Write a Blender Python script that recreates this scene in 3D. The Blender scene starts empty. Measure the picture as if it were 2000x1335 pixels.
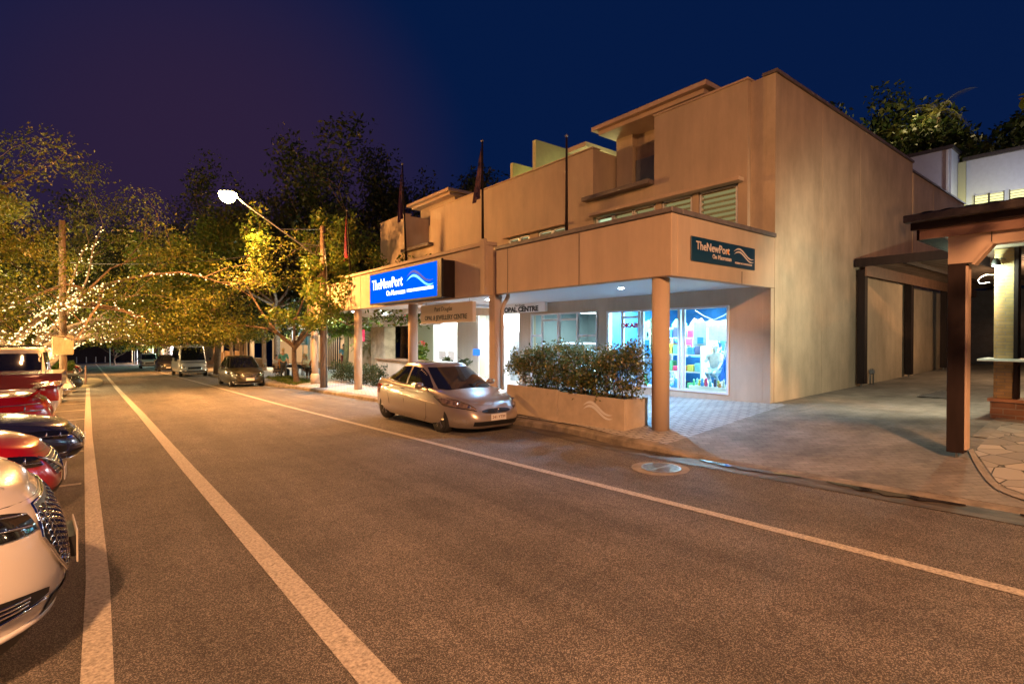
import bpy, bmesh, math, random
import numpy as np
from mathutils import Vector, Matrix, noise as mnoise
R = math.radians
random.seed(7)
scn = bpy.context.scene
COL = scn.collection

# ---------------------------------------------------------------- camera
cam_d = bpy.data.cameras.new("camera")
cam = bpy.data.objects.new("camera", cam_d); COL.objects.link(cam)
cam.location = (0, 0, 1.7)
cam.rotation_euler = (R(90 - 0.59), 0, R(-38.2))
cam_d.sensor_width = 36.0
cam_d.lens = 36.0 * 1016.0 / 2000.0
cam_d.clip_start = 0.05; cam_d.clip_end = 2000
scn.camera = cam
scn.render.resolution_x = 1024; scn.render.resolution_y = 683
scn.view_settings.view_transform = 'Standard'; scn.view_settings.look = 'None'
scn.view_settings.exposure = 1.57; scn.view_settings.gamma = 1.0
scn.render.engine = 'CYCLES'
scn.cycles.use_denoising = True
scn.cycles.max_bounces = 6; scn.cycles.diffuse_bounces = 3; scn.cycles.glossy_bounces = 3
scn.cycles.transparent_max_bounces = 8; scn.cycles.caustics_reflective = False; scn.cycles.caustics_refractive = False
scn.cycles.sample_clamp_indirect = 4.0

# ---------------------------------------------------------------- night sky
w = bpy.data.worlds.new("World"); scn.world = w; w.use_nodes = True
nt = w.node_tree; nt.nodes.clear()
N = nt.nodes.new; Lk = nt.links.new
out = N('ShaderNodeOutputWorld'); bg = N('ShaderNodeBackground'); sky = N('ShaderNodeTexSky')
sky.sky_type = 'NISHITA'; sky.sun_disc = False
sky.sun_elevation = R(-4.0); sky.sun_rotation = R(160); sky.altitude = 0; sky.air_density = 1.0; sky.dust_density = 0.6; sky.ozone_density = 3.0
tc = N('ShaderNodeTexCoord')
# purple lamp glow painted into the sky around the street lamp's direction, blue elsewhere
dot = N('ShaderNodeVectorMath'); dot.operation = 'DOT_PRODUCT'; dot.inputs[1].default_value = (0.158, 0.962, 0.22)
Lk(tc.outputs['Generated'], dot.inputs[0])
mr = N('ShaderNodeMapRange'); mr.inputs[1].default_value = 0.90; mr.inputs[2].default_value = 1.0; mr.inputs[3].default_value = 0.0; mr.inputs[4].default_value = 1.0
mr.interpolation_type = 'SMOOTHSTEP'
Lk(dot.outputs['Value'], mr.inputs[0])
glow = N('ShaderNodeMix'); glow.data_type = 'RGBA'
glow.inputs['A'].default_value = (0.0004, 0.0032, 0.0175, 1)
glow.inputs['B'].default_value = (0.0085, 0.0046, 0.0142, 1)
Lk(mr.outputs[0], glow.inputs['Factor'])
add = N('ShaderNodeMix'); add.data_type = 'RGBA'; add.blend_type = 'ADD'; add.inputs['Factor'].default_value = 1.0
sk = N('ShaderNodeVectorMath'); sk.operation = 'SCALE'; sk.inputs['Scale'].default_value = 0.05
Lk(sky.outputs[0], sk.inputs[0]); Lk(sk.outputs[0], add.inputs['A']); Lk(glow.outputs['Result'], add.inputs['B'])
Lk(add.outputs['Result'], bg.inputs['Color']); bg.inputs['Strength'].default_value = 1.0
Lk(bg.outputs[0], out.inputs[0])

SODIUM = (1.0, 0.42, 0.11); SODIUM2 = (1.0, 0.455, 0.19); COOL = (0.72, 0.90, 1.0)
def lamp(name, kind, loc, power, color, size=0.1, rot=None, spot=None, sx=None, sy=None):
    d = bpy.data.lights.new(name, kind); d.energy = power; d.color = color
    if kind == 'AREA':
        d.size = sx or size
        if sy: d.shape = 'RECTANGLE'; d.size_y = sy
    else: d.shadow_soft_size = size
    if spot: d.spot_size = R(spot); d.spot_blend = 0.6
    o = bpy.data.objects.new(name, d); COL.objects.link(o); o.location = loc
    if rot: o.rotation_euler = rot
    return o

# ---------------------------------------------------------------- materials
def mat(name, col, rough=0.6, metal=0.0, noise=0.0, nscale=5.0, bump=0.0, bscale=80.0, emit=None, es=0.0, coat=0.0, spec=0.5, col2=None, stretch=None, trans=0.0, alpha=1.0, detail=6.0, streak=0.0):
    m = bpy.data.materials.new(name); m.use_nodes = True
    t = m.node_tree; b = t.nodes['Principled BSDF']
    b.inputs['Base Color'].default_value = (*col, 1); b.inputs['Roughness'].default_value = rough; b.inputs['Metallic'].default_value = metal
    b.inputs['Specular IOR Level'].default_value = spec
    if coat: b.inputs['Coat Weight'].default_value = coat; b.inputs['Coat Roughness'].default_value = 0.04
    if emit: b.inputs['Emission Color'].default_value = (*emit, 1); b.inputs['Emission Strength'].default_value = es
    if trans: b.inputs['Transmission Weight'].default_value = trans
    if alpha < 1: b.inputs['Alpha'].default_value = alpha
    if noise or bump:
        tc = t.nodes.new('ShaderNodeTexCoord'); mp = t.nodes.new('ShaderNodeMapping'); t.links.new(tc.outputs['Object'], mp.inputs[0])
        if stretch: mp.inputs['Scale'].default_value = stretch
    if noise:
        n = t.nodes.new('ShaderNodeTexNoise'); n.inputs['Scale'].default_value = nscale; n.inputs['Detail'].default_value = detail; n.inputs['Roughness'].default_value = 0.65
        t.links.new(mp.outputs[0], n.inputs['Vector'])
        mx = t.nodes.new('ShaderNodeMix'); mx.data_type = 'RGBA'
        c2 = col2 or tuple(max(0, c * (1 - noise)) for c in col)
        mx.inputs['A'].default_value = (*(c2), 1); mx.inputs['B'].default_value = (*col, 1)
        cr = t.nodes.new('ShaderNodeMapRange'); cr.inputs[1].default_value = 0.35; cr.inputs[2].default_value = 0.62
        t.links.new(n.outputs['Fac'], cr.inputs[0]); t.links.new(cr.outputs[0], mx.inputs['Factor']); t.links.new(mx.outputs['Result'], b.inputs['Base Color'])
    if streak:
        m5 = t.nodes.new('ShaderNodeMapping'); m5.inputs['Scale'].default_value = (1.1, 1.1, 0.10); t.links.new(tc.outputs['Object'], m5.inputs[0])
        n5 = t.nodes.new('ShaderNodeTexNoise'); n5.inputs['Scale'].default_value = 2.2; n5.inputs['Detail'].default_value = 8; n5.inputs['Roughness'].default_value = 0.7; t.links.new(m5.outputs[0], n5.inputs['Vector'])
        r5 = t.nodes.new('ShaderNodeMapRange'); r5.inputs[1].default_value = 0.38; r5.inputs[2].default_value = 0.58; r5.inputs[3].default_value = 1 - streak; r5.inputs[4].default_value = 1.04; t.links.new(n5.outputs['Fac'], r5.inputs[0])
        x5 = t.nodes.new('ShaderNodeMix'); x5.data_type = 'RGBA'; x5.blend_type = 'MULTIPLY'; x5.inputs['Factor'].default_value = 1; t.links.new(mx.outputs['Result'], x5.inputs['A']); t.links.new(r5.outputs[0], x5.inputs['B']); t.links.new(x5.outputs['Result'], b.inputs['Base Color'])
    if bump:
        n2 = t.nodes.new('ShaderNodeTexNoise'); n2.inputs['Scale'].default_value = bscale; n2.inputs['Detail'].default_value = 4
        t.links.new(mp.outputs[0], n2.inputs['Vector'])
        bp = t.nodes.new('ShaderNodeBump'); bp.inputs['Strength'].default_value = bump; bp.inputs['Distance'].default_value = 0.01
        t.links.new(n2.outputs['Fac'], bp.inputs['Height']); t.links.new(bp.outputs[0], b.inputs['Normal'])
    return m

def brickmat(name, c1, c2, mortar, scale, bw, bh, ms=0.02, rough=0.75, axes='xy', bump=0.5, nz=0.35, offset=0.5, rotz=0.0):
    m = bpy.data.materials.new(name); m.use_nodes = True; t = m.node_tree; b = t.nodes['Principled BSDF']; b.inputs['Roughness'].default_value = rough
    tc = t.nodes.new('ShaderNodeTexCoord'); br = t.nodes.new('ShaderNodeTexBrick'); br.offset = offset
    sep = t.nodes.new('ShaderNodeSeparateXYZ'); cmb = t.nodes.new('ShaderNodeCombineXYZ'); mp = t.nodes.new('ShaderNodeMapping'); mp.inputs['Rotation'].default_value = (0, 0, rotz)
    t.links.new(tc.outputs['Object'], mp.inputs[0]); t.links.new(mp.outputs[0], sep.inputs[0])
    ix = {'x': 0, 'y': 1, 'z': 2}
    t.links.new(sep.outputs[ix[axes[0]]], cmb.inputs[0]); t.links.new(sep.outputs[ix[axes[1]]], cmb.inputs[1]); t.links.new(cmb.outputs[0], br.inputs['Vector'])
    br.inputs['Color1'].default_value = (*c1, 1); br.inputs['Color2'].default_value = (*c2, 1); br.inputs['Mortar'].default_value = (*mortar, 1)
    br.inputs['Scale'].default_value = scale; br.inputs['Brick Width'].default_value = bw; br.inputs['Row Height'].default_value = bh; br.inputs['Mortar Size'].default_value = ms
    n = t.nodes.new('ShaderNodeTexNoise'); n.inputs['Scale'].default_value = 1.3; n.inputs['Detail'].default_value = 8; n.inputs['Roughness'].default_value = 0.7
    t.links.new(tc.outputs['Object'], n.inputs['Vector'])
    mx = t.nodes.new('ShaderNodeMix'); mx.data_type = 'RGBA'; mx.blend_type = 'MULTIPLY'; mx.inputs['Factor'].default_value = 1
    cr = t.nodes.new('ShaderNodeMapRange'); cr.inputs[1].default_value = 0.3; cr.inputs[2].default_value = 0.7; cr.inputs[3].default_value = 1 - nz; cr.inputs[4].default_value = 1.0 + nz * 0.4
    t.links.new(n.outputs['Fac'], cr.inputs[0]); t.links.new(br.outputs['Color'], mx.inputs['A']); t.links.new(cr.outputs[0], mx.inputs['B'])
    t.links.new(mx.outputs['Result'], b.inputs['Base Color'])
    bp = t.nodes.new('ShaderNodeBump'); bp.inputs['Strength'].default_value = bump; bp.inputs['Distance'].default_value = 0.01; bp.invert = True
    t.links.new(br.outputs['Fac'], bp.inputs['Height']); t.links.new(bp.outputs[0], b.inputs['Normal'])
    return m

def leafmat(name, c1, c2, c3, rough=0.5, tl=0.35):
    m = bpy.data.materials.new(name); m.use_nodes = True; t = m.node_tree; b = t.nodes['Principled BSDF']; o = t.nodes['Material Output']
    b.inputs['Roughness'].default_value = rough
    g = t.nodes.new('ShaderNodeNewGeometry'); rp = t.nodes.new('ShaderNodeValToRGB')
    rp.color_ramp.elements[0].color = (*c1, 1); rp.color_ramp.elements[1].color = (*c3, 1); e = rp.color_ramp.elements.new(0.5); e.color = (*c2, 1)
    t.links.new(g.outputs['Random Per Island'], rp.inputs[0]); t.links.new(rp.outputs[0], b.inputs['Base Color'])
    tr = t.nodes.new('ShaderNodeBsdfTranslucent'); mx = t.nodes.new('ShaderNodeMixShader'); mx.inputs[0].default_value = tl
    t.links.new(rp.outputs[0], tr.inputs[0]); t.links.new(b.outputs[0], mx.inputs[1]); t.links.new(tr.outputs[0], mx.inputs[2]); t.links.new(mx.outputs[0], o.inputs[0])
    return m

def emat(name, col, s, light=True):
    m = bpy.data.materials.new(name); m.use_nodes = True; t = m.node_tree; b = t.nodes['Principled BSDF']
    b.inputs['Base Color'].default_value = (*[min(1, c) * .05 for c in col], 1); b.inputs['Emission Color'].default_value = (*col, 1); b.inputs['Emission Strength'].default_value = s; b.inputs['Specular IOR Level'].default_value = 0.1
    if not light: m.cycles.emission_sampling = 'NONE'
    return m

M = {}
M['stucco'] = mat('cream_stucco', (0.56, 0.45, 0.33), 0.85, noise=0.16, nscale=1.4, bump=0.25, bscale=60, stretch=(1, 1, 0.45), streak=.06)
M['stucco2'] = mat('fascia_stucco', (0.60, 0.46, 0.33), 0.8, noise=0.14, nscale=1.1, bump=0.2, bscale=50, stretch=(1, 1, 0.5), streak=.06)
M['side'] = mat('side_wall_stucco', (0.60, 0.49, 0.35), 0.88, noise=0.30, nscale=0.9, bump=0.3, bscale=45, stretch=(1, 1, 0.6), streak=.07)
M['cap'] = mat('grey_capping', (0.20, 0.17, 0.16), 0.5, noise=0.3, nscale=6)
M['soffit'] = mat('white_soffit', (0.72, 0.74, 0.76), 0.6)
M['trimw'] = mat('white_aluminium', (0.72, 0.74, 0.76), 0.35)
M['darktrim'] = mat('dark_trim', (0.05, 0.04, 0.04), 0.5)
M['yellowwall'] = mat('yellow_lit_paint', (0.62, 0.60, 0.32), 0.8, noise=0.1)  # wall paint whose colour also carries the terrace lamps' yellow
M['brownpaint'] = mat('brown_painted_timber', (0.028, 0.018, 0.017), 0.65, spec=.2, noise=0.3, nscale=9, stretch=(1, 1, 0.2), bump=0.15, bscale=40)
M['tanpanel'] = mat('tan_painted_panel', (0.62, 0.47, 0.36), 0.75, noise=0.12, nscale=2)
M['roofdark'] = mat('dark_roof_metal', (0.10, 0.085, 0.08), 0.45, metal=0.3, noise=0.4, nscale=12)
M['corr'] = mat('corrugated_steel', (0.28, 0.22, 0.18), 0.45, metal=0.4, noise=0.3, nscale=4)
M['steel'] = mat('galvanised_steel', (0.45, 0.45, 0.44), 0.35, metal=0.8, noise=0.3, nscale=20)
M['black'] = mat('black_plastic', (0.015, 0.015, 0.016), 0.45)
M['rubber'] = mat('tyre_rubber', (0.02, 0.02, 0.02), 0.85, bump=0.3, bscale=60)
M['alloy'] = mat('alloy_rim', (0.5, 0.5, 0.52), 0.3, metal=0.8)
M['chrome'] = mat('chrome', (0.8, 0.8, 0.82), 0.08, metal=1.0)
M['glass'] = mat('dark_tinted_glass', (0.012, 0.013, 0.016), 0.04, spec=0.9, coat=0.5)
M['lens'] = mat('headlight_lens', (0.42, 0.38, 0.34), 0.15, spec=0.9, metal=0.35, coat=1.0)
M['redlens'] = mat('red_tail_lens', (0.45, 0.01, 0.01), 0.15, coat=1.0)
M['wood'] = mat('weathered_pole_timber', (0.30, 0.20, 0.13), 0.85, noise=0.5, nscale=6, stretch=(3, 3, 0.3), bump=0.5, bscale=30)
M['bark'] = mat('tree_bark', (0.22, 0.15, 0.10), 0.9, noise=0.5, nscale=7, bump=0.8, bscale=25)
M['concrete'] = mat('concrete', (0.36, 0.32, 0.27), 0.85, noise=0.35, nscale=5, bump=0.3, bscale=60)
M['planter'] = mat('rendered_planter', (0.56, 0.47, 0.36), 0.85, noise=0.2, nscale=3, bump=0.3, bscale=60)
M['soil'] = mat('soil', (0.05, 0.03, 0.02), 1.0, bump=1, bscale=30)
M['pane'] = mat('shop_glass', (1, 1, 1), 0.0, trans=1.0, spec=0.5)
M['pane'].node_tree.nodes['Principled BSDF'].inputs['IOR'].default_value = 1.02
M['white'] = mat('white_paint', (0.75, 0.75, 0.74), 0.5)
M['litshade'] = emat('lit_louvre_glow', (0.80, 0.72, 0.30), 0.10, False)

def paint(name, col, metal=0.0, rough=0.32):
    return mat(name, col, rough, metal=metal, coat=1.0)

# ---------------------------------------------------------------- mesh helpers
class MB:
    def __init__(s): s.v = []; s.f = []; s.mi = []
    def add(s, vs, fs, mi=0):
        o = len(s.v); s.v += [tuple(p) for p in vs]; s.f += [tuple(o + i for i in f) for f in fs]; s.mi += [mi] * len(fs); return s
    def box(s, x0, x1, y0, y1, z0, z1, mi=0):
        if x0 > x1: x0, x1 = x1, x0
        if y0 > y1: y0, y1 = y1, y0
        if z0 > z1: z0, z1 = z1, z0
        return s.add([(x0,y0,z0),(x1,y0,z0),(x1,y1,z0),(x0,y1,z0),(x0,y0,z1),(x1,y0,z1),(x1,y1,z1),(x0,y1,z1)],
              [(0,3,2,1),(4,5,6,7),(0,1,5,4),(1,2,6,5),(2,3,7,6),(3,0,4,7)], mi)
    def hexa(s, bot, top, mi=0):
        return s.add(list(bot) + list(top), [(0,3,2,1),(4,5,6,7),(0,1,5,4),(1,2,6,5),(2,3,7,6),(3,0,4,7)], mi)
    def prism(s, pts, axis, a, b, mi=0):
        """polygon pts (2-tuples) extruded along axis from a to b"""
        n = len(pts)
        def P(p, t):
            return {'x': (t, p[0], p[1]), 'y': (p[0], t, p[1]), 'z': (p[0], p[1], t)}[axis]
        vs = [P(p, a) for p in pts] + [P(p, b) for p in pts]
        fs = [tuple(range(n))[::-1], tuple(range(n, 2 * n))] + [(i, (i + 1) % n, n + (i + 1) % n, n + i) for i in range(n)]
        return s.add(vs, fs, mi)
    def tube(s, pts, rad, n=8, mi=0, caps=True):
        pts = [Vector(p) for p in pts]
        if not isinstance(rad, (list, tuple)): rad = [rad] * len(pts)
        vs = []; up = None
        for i, p in enumerate(pts):
            d = (pts[min(i + 1, len(pts) - 1)] - pts[max(i - 1, 0)])
            if d.length < 1e-9: d = Vector((0, 0, 1))
            d.normalize()
            if up is None: up = d.orthogonal().normalized()
            else:
                up = (up - d * up.dot(d))
                up = up.normalized() if up.length > 1e-6 else d.orthogonal().normalized()
            q = d.cross(up)
            for k in range(n):
                a = 2 * math.pi * k / n
                vs.append(p + (up * math.cos(a) + q * math.sin(a)) * rad[i])
        fs = []
        for i in range(len(pts) - 1):
            for k in range(n):
                fs.append((i*n+k, i*n+(k+1)%n, (i+1)*n+(k+1)%n, (i+1)*n+k))
        if caps: fs += [tuple(range(n))[::-1], tuple((len(pts)-1)*n + k for k in range(n))]
        return s.add(vs, fs, mi)
    def lathe(s, prof, c, n=24, axis='z', mi=0):
        """prof list of (r, h)"""
        vs = []
        for r, h in prof:
            for k in range(n):
                a = 2 * math.pi * k / n; ca, sa = r * math.cos(a), r * math.sin(a)
                vs.append({'z': (c[0]+ca, c[1]+sa, c[2]+h), 'x': (c[0]+h, c[1]+ca, c[2]+sa), 'y': (c[0]+ca, c[1]+h, c[2]+sa)}[axis])
        fs = []
        for i in range(len(prof) - 1):
            for k in range(n): fs.append((i*n+k, i*n+(k+1)%n, (i+1)*n+(k+1)%n, (i+1)*n+k))
        fs += [tuple(range(n)), tuple((len(prof)-1)*n + k for k in range(n))]
        return s.add(vs, fs, mi)
    def grid(s, P, mi=0, flip=False):
        """P: rows of points"""
        r, c = len(P), len(P[0]); vs = [p for row in P for p in row]
        fs = [(i*c+j, i*c+j+1, (i+1)*c+j+1, (i+1)*c+j) for i in range(r-1) for j in range(c-1)]
        if flip: fs = [f[::-1] for f in fs]
        return s.add(vs, fs, mi)
    def xf(s, m):
        s.v = [tuple(m @ Vector(p)) for p in s.v]; return s
    def build(s, name, mats, parent=None, smooth=False, bevel=0.0, world=False, recalc=True, segs=1):
        if not isinstance(mats, (list, tuple)): mats = [mats]
        vs = s.v
        if world and parent is not None:
            L = parent.location; vs = [(p[0]-L.x, p[1]-L.y, p[2]-L.z) for p in vs]
        me = bpy.data.meshes.new(name); me.from_pydata(vs, [], s.f)
        for m_ in mats: me.materials.append(m_)
        me.polygons.foreach_set('material_index', s.mi)
        if recalc:
            b = bmesh.new(); b.from_mesh(me); bmesh.ops.recalc_face_normals(b, faces=b.faces); b.to_mesh(me); b.free()
        if smooth: me.shade_smooth()
        o = bpy.data.objects.new(name, me); COL.objects.link(o)
        if parent is not None: o.parent = parent
        if smooth == 'auto': pass
        if bevel:
            bm_ = o.modifiers.new('bevel', 'BEVEL'); bm_.width = bevel; bm_.segments = segs; bm_.limit_method = 'ANGLE'; bm_.angle_limit = R(40)
        return o

def tag(o, label=None, cat=None, group=None, kind=None):
    if label: o['label'] = label
    if cat: o['category'] = cat
    if group: o['group'] = group
    if kind: o['kind'] = kind
    return o
def thing(name, label, cat, loc=(0,0,0), rotz=0.0, group=None):
    o = bpy.data.objects.new(name, None); COL.objects.link(o); o.location = loc; o.rotation_euler = (0, 0, rotz); o.empty_display_size = 0.2
    return tag(o, label, cat, group)
def struct(o): o['kind'] = 'structure'; return o
def kids(o): return [c for c in bpy.data.objects if c.parent == o]
def copy_tree(o, parent=None):
    c = o.copy(); COL.objects.link(c); c.parent = parent
    for ch in kids(o): copy_tree(ch, c)
    return c
def text(body, name, size, mtl, parent, origin, xdir, updir, align='CENTER', ext=0.004, sx=1.0, bold=0.0, shear=0.0, label=None):
    """letters as a mesh; origin/xdir/updir in parent's local frame"""
    cu = bpy.data.curves.new(name, 'FONT'); cu.body = body; cu.size = size; cu.align_x = align; cu.align_y = 'CENTER'; cu.extrude = ext; cu.offset = bold; cu.shear = shear; cu.resolution_u = 3
    to = bpy.data.objects.new(name + '_tmp', cu); COL.objects.link(to)
    dg = bpy.context.evaluated_depsgraph_get(); me = bpy.data.meshes.new_from_object(to.evaluated_get(dg)); bpy.data.objects.remove(to)
    x = Vector(xdir).normalized(); u = Vector(updir).normalized(); n = x.cross(u)
    mt = Matrix((( x.x*sx, u.x, n.x, origin[0]), (x.y*sx, u.y, n.y, origin[1]), (x.z*sx, u.z, n.z, origin[2]), (0,0,0,1)))
    me.transform(mt); me.materials.clear(); me.materials.append(mtl); me.name = name
    o = bpy.data.objects.new(name, me); COL.objects.link(o); o.parent = parent
    return o

B = -0.028143
def sstep(a, b, x):
    t = min(1, max(0, (x - a) / (b - a))); return t * t * (3 - 2 * t)
def gz(x, y):
    """height of the walking/driving surface"""
    yy = min(y, 165)
    base = B * yy
    if x <= 7.0: return base
    k = 0.13
    dr = (1 - sstep(4.3, 5.3, y)) * sstep(-9.0, -7.0, y)
    k -= 0.11 * dr * (1 - sstep(7.4, 10.5, x))
    return base + k + 0.065 * (min(x, 11.3) - 7) + 0.017 * max(0, min(x, 40) - 11.3)

# ---------------------------------------------------------------- ground
def asphalt(name='asphalt'):
    m = bpy.data.materials.new(name); m.use_nodes = True; t = m.node_tree; b = t.nodes['Principled BSDF']; b.inputs['Roughness'].default_value = 0.82
    tc = t.nodes.new('ShaderNodeTexCoord')
    def nz(sc, dt=4, ro=0.6):
        n = t.nodes.new('ShaderNodeTexNoise'); n.inputs['Scale'].default_value = sc; n.inputs['Detail'].default_value = dt; n.inputs['Roughness'].default_value = ro; t.links.new(tc.outputs['Object'], n.inputs['Vector']); return n
    v = t.nodes.new('ShaderNodeTexVoronoi'); v.inputs['Scale'].default_value = 190; t.links.new(tc.outputs['Object'], v.inputs['Vector'])
    rp = t.nodes.new('ShaderNodeValToRGB'); rp.color_ramp.elements[0].position = 0.25; rp.color_ramp.elements[0].color = (0.075, 0.067, 0.06, 1)
    rp.color_ramp.elements[1].position = 0.9; rp.color_ramp.elements[1].color = (0.42, 0.38, 0.33, 1); e = rp.color_ramp.elements.new(0.62); e.color = (0.135, 0.12, 0.107, 1)
    sp = t.nodes.new('ShaderNodeSeparateColor'); t.links.new(v.outputs['Color'], sp.inputs[0]); t.links.new(sp.outputs[0], rp.inputs[0])
    big = nz(0.35, 6, 0.65); mr_ = t.nodes.new('ShaderNodeMapRange'); mr_.inputs[1].default_value = 0.35; mr_.inputs[2].default_value = 0.65; mr_.inputs[3].default_value = 0.60; mr_.inputs[4].default_value = 1.18
    mp = t.nodes.new('ShaderNodeMapping'); mp.inputs['Scale'].default_value = (2.4, 0.16, 1); t.links.new(tc.outputs['Object'], mp.inputs[0]); t.links.new(mp.outputs[0], big.inputs['Vector'])
    t.links.new(big.outputs['Fac'], mr_.inputs[0])
    mx = t.nodes.new('ShaderNodeMix'); mx.data_type = 'RGBA'; mx.blend_type = 'MULTIPLY'; mx.inputs['Factor'].default_value = 1
    t.links.new(rp.outputs[0], mx.inputs['A']); t.links.new(mr_.outputs[0], mx.inputs['B']); t.links.new(mx.outputs['Result'], b.inputs['Base Color'])
    b2 = nz(1.1, 7, 0.7); m2 = t.nodes.new('ShaderNodeMapRange'); m2.inputs[1].default_value = 0.32; m2.inputs[2].default_value = 0.6; m2.inputs[3].default_value = 0.72; m2.inputs[4].default_value = 1.08; t.links.new(b2.outputs['Fac'], m2.inputs[0])
    cr = t.nodes.new('ShaderNodeTexVoronoi'); cr.feature = 'DISTANCE_TO_EDGE'; cr.inputs['Scale'].default_value = 0.33; wv = nz(2.2, 5, 0.6); ad = t.nodes.new('ShaderNodeMix'); ad.data_type = 'RGBA'; ad.inputs['Factor'].default_value = 0.22; t.links.new(tc.outputs['Object'], ad.inputs['A']); t.links.new(wv.outputs['Color'], ad.inputs['B']); t.links.new(ad.outputs['Result'], cr.inputs['Vector'])
    m3 = t.nodes.new('ShaderNodeMapRange'); m3.inputs[1].default_value = 0.0012; m3.inputs[2].default_value = 0.004; m3.inputs[3].default_value = 0.82; m3.inputs[4].default_value = 1.0; t.links.new(cr.outputs[0], m3.inputs[0])
    for q in (m2, m3):
        y = t.nodes.new('ShaderNodeMix'); y.data_type = 'RGBA'; y.blend_type = 'MULTIPLY'; y.inputs['Factor'].default_value = 1; t.links.new(mx.outputs['Result'], y.inputs['A']); t.links.new(q.outputs[0], y.inputs['B']); mx = y
    t.links.new(mx.outputs['Result'], b.inputs['Base Color'])
    bp = t.nodes.new('ShaderNodeBump'); bp.inputs['Strength'].default_value = 0.6; bp.inputs['Distance'].default_value = 0.006
    t.links.new(v.outputs['Distance'], bp.inputs['Height']); t.links.new(bp.outputs[0], b.inputs['Normal'])
    return m
M['asphalt'] = asphalt()
M['line'] = mat('road_marking_paint', (0.66, 0.61, 0.52), 0.75, noise=0.55, nscale=46, col2=(.27, .24, .20), bump=0.5, bscale=70, detail=8)
M['paver'] = brickmat('driveway_paver', (0.31, 0.29, 0.25), (0.24, 0.225, 0.20), (0.19, 0.175, 0.155), 1.0, 0.20, 0.10, 0.006, bump=.25, nz=0.55, rotz=R(45))
M['tile'] = brickmat('footpath_paver', (0.52, 0.50, 0.47), (0.42, 0.41, 0.39), (0.20, 0.19, 0.18), 1.0, 0.24, 0.12, 0.014, nz=0.3, rotz=R(20))
M['kerb'] = mat('kerb_concrete', (0.33, 0.28, 0.22), 0.85, noise=0.55, nscale=3.5, bump=0.5, bscale=60)
M['gutter'] = mat('gutter_concrete', (0.16, 0.14, 0.12), 0.55, noise=0.7, nscale=4, bump=0.5, bscale=40, stretch=(2, 0.5, 1))
M['wet'] = mat('gutter_water', (0.03, 0.03, 0.035), 0.08, spec=0.8, bump=0.15, bscale=9)
M['terrain'] = mat('dark_ground', (0.05, 0.05, 0.03), 0.95, noise=0.5, nscale=0.6)

def crazy():
    m = bpy.data.materials.new('crazy_paving_stone'); m.use_nodes = True; t = m.node_tree; b = t.nodes['Principled BSDF']; b.inputs['Roughness'].default_value = 0.7
    tc = t.nodes.new('ShaderNodeTexCoord'); v = t.nodes.new('ShaderNodeTexVoronoi'); v.inputs['Scale'].default_value = 3.2; t.links.new(tc.outputs['Object'], v.inputs['Vector'])
    v2 = t.nodes.new('ShaderNodeTexVoronoi'); v2.feature = 'DISTANCE_TO_EDGE'; v2.inputs['Scale'].default_value = 3.2; t.links.new(tc.outputs['Object'], v2.inputs['Vector'])
    sp = t.nodes.new('ShaderNodeSeparateColor'); t.links.new(v.outputs['Color'], sp.inputs[0])
    rp = t.nodes.new('ShaderNodeValToRGB'); rp.color_ramp.elements[0].color = (0.26, 0.235, 0.20, 1); rp.color_ramp.elements[1].color = (0.52, 0.46, 0.38, 1); t.links.new(sp.outputs[0], rp.inputs[0])
    mr_ = t.nodes.new('ShaderNodeMapRange'); mr_.inputs[1].default_value = 0.010; mr_.inputs[2].default_value = 0.024; t.links.new(v2.outputs[0], mr_.inputs[0])
    mx = t.nodes.new('ShaderNodeMix'); mx.data_type = 'RGBA'; mx.inputs['A'].default_value = (0.07, 0.06, 0.05, 1); t.links.new(mr_.outputs[0], mx.inputs['Factor']); t.links.new(rp.outputs[0], mx.inputs['B'])
    t.links.new(mx.outputs['Result'], b.inputs['Base Color'])
    bp = t.nodes.new('ShaderNodeBump'); bp.inputs['Strength'].default_value = 0.5; bp.inputs['Distance'].default_value = 0.02; t.links.new(mr_.outputs[0], bp.inputs['Height']); t.links.new(bp.outputs[0], b.inputs['Normal'])
    return m
M['crazy'] = crazy()

def kx(y): return 7.0 - 0.014 * max(0, y) + 0.32 * sstep(5.6, 7.6, y) * (1 - sstep(24, 27, y))
def rx(y): return -0.014 * max(0, y)       # the road drifts a little against the building line
def lerp(a, b, t): return a + (b - a) * t
def frange(a, b, st):
    n = max(1, int(round((b - a) / st))); return [a + (b - a) * i / n for i in range(n + 1)]

mb = MB()
ys = frange(-40, 165, 2.5)
mb.grid([[(-14 + rx(y), y, gz(0, y)), (-6 + rx(y), y, gz(0, y)), (0 + rx(y), y, gz(0, y)), (kx(y) - 0.38, y, gz(0, y))] for y in ys])
struct(mb.build('road', M['asphalt']))
# land under and around everything, out to the horizon
def tz(x, y):
    h = B * min(y, 165) - 0.25
    if x > 32: h += 0.16 * (x - 32) if x < 90 else 0.16 * 58
    if y > 175: h += min(6, 0.10 * (y - 175))
    return h
xs = [-600, -200, -80, -40, -20, 0, 7, 12, 20, 32, 40, 50, 60, 75, 90, 140, 300, 700]
mb = MB(); mb.grid([[(x, y, tz(x, y)) for x in xs] for y in [-400, -150, -60, -20, 0, 20, 40, 80, 120, 165, 175, 200, 240, 320, 500, 900, 1500]])
struct(mb.build('ground', M['terrain']))

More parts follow.
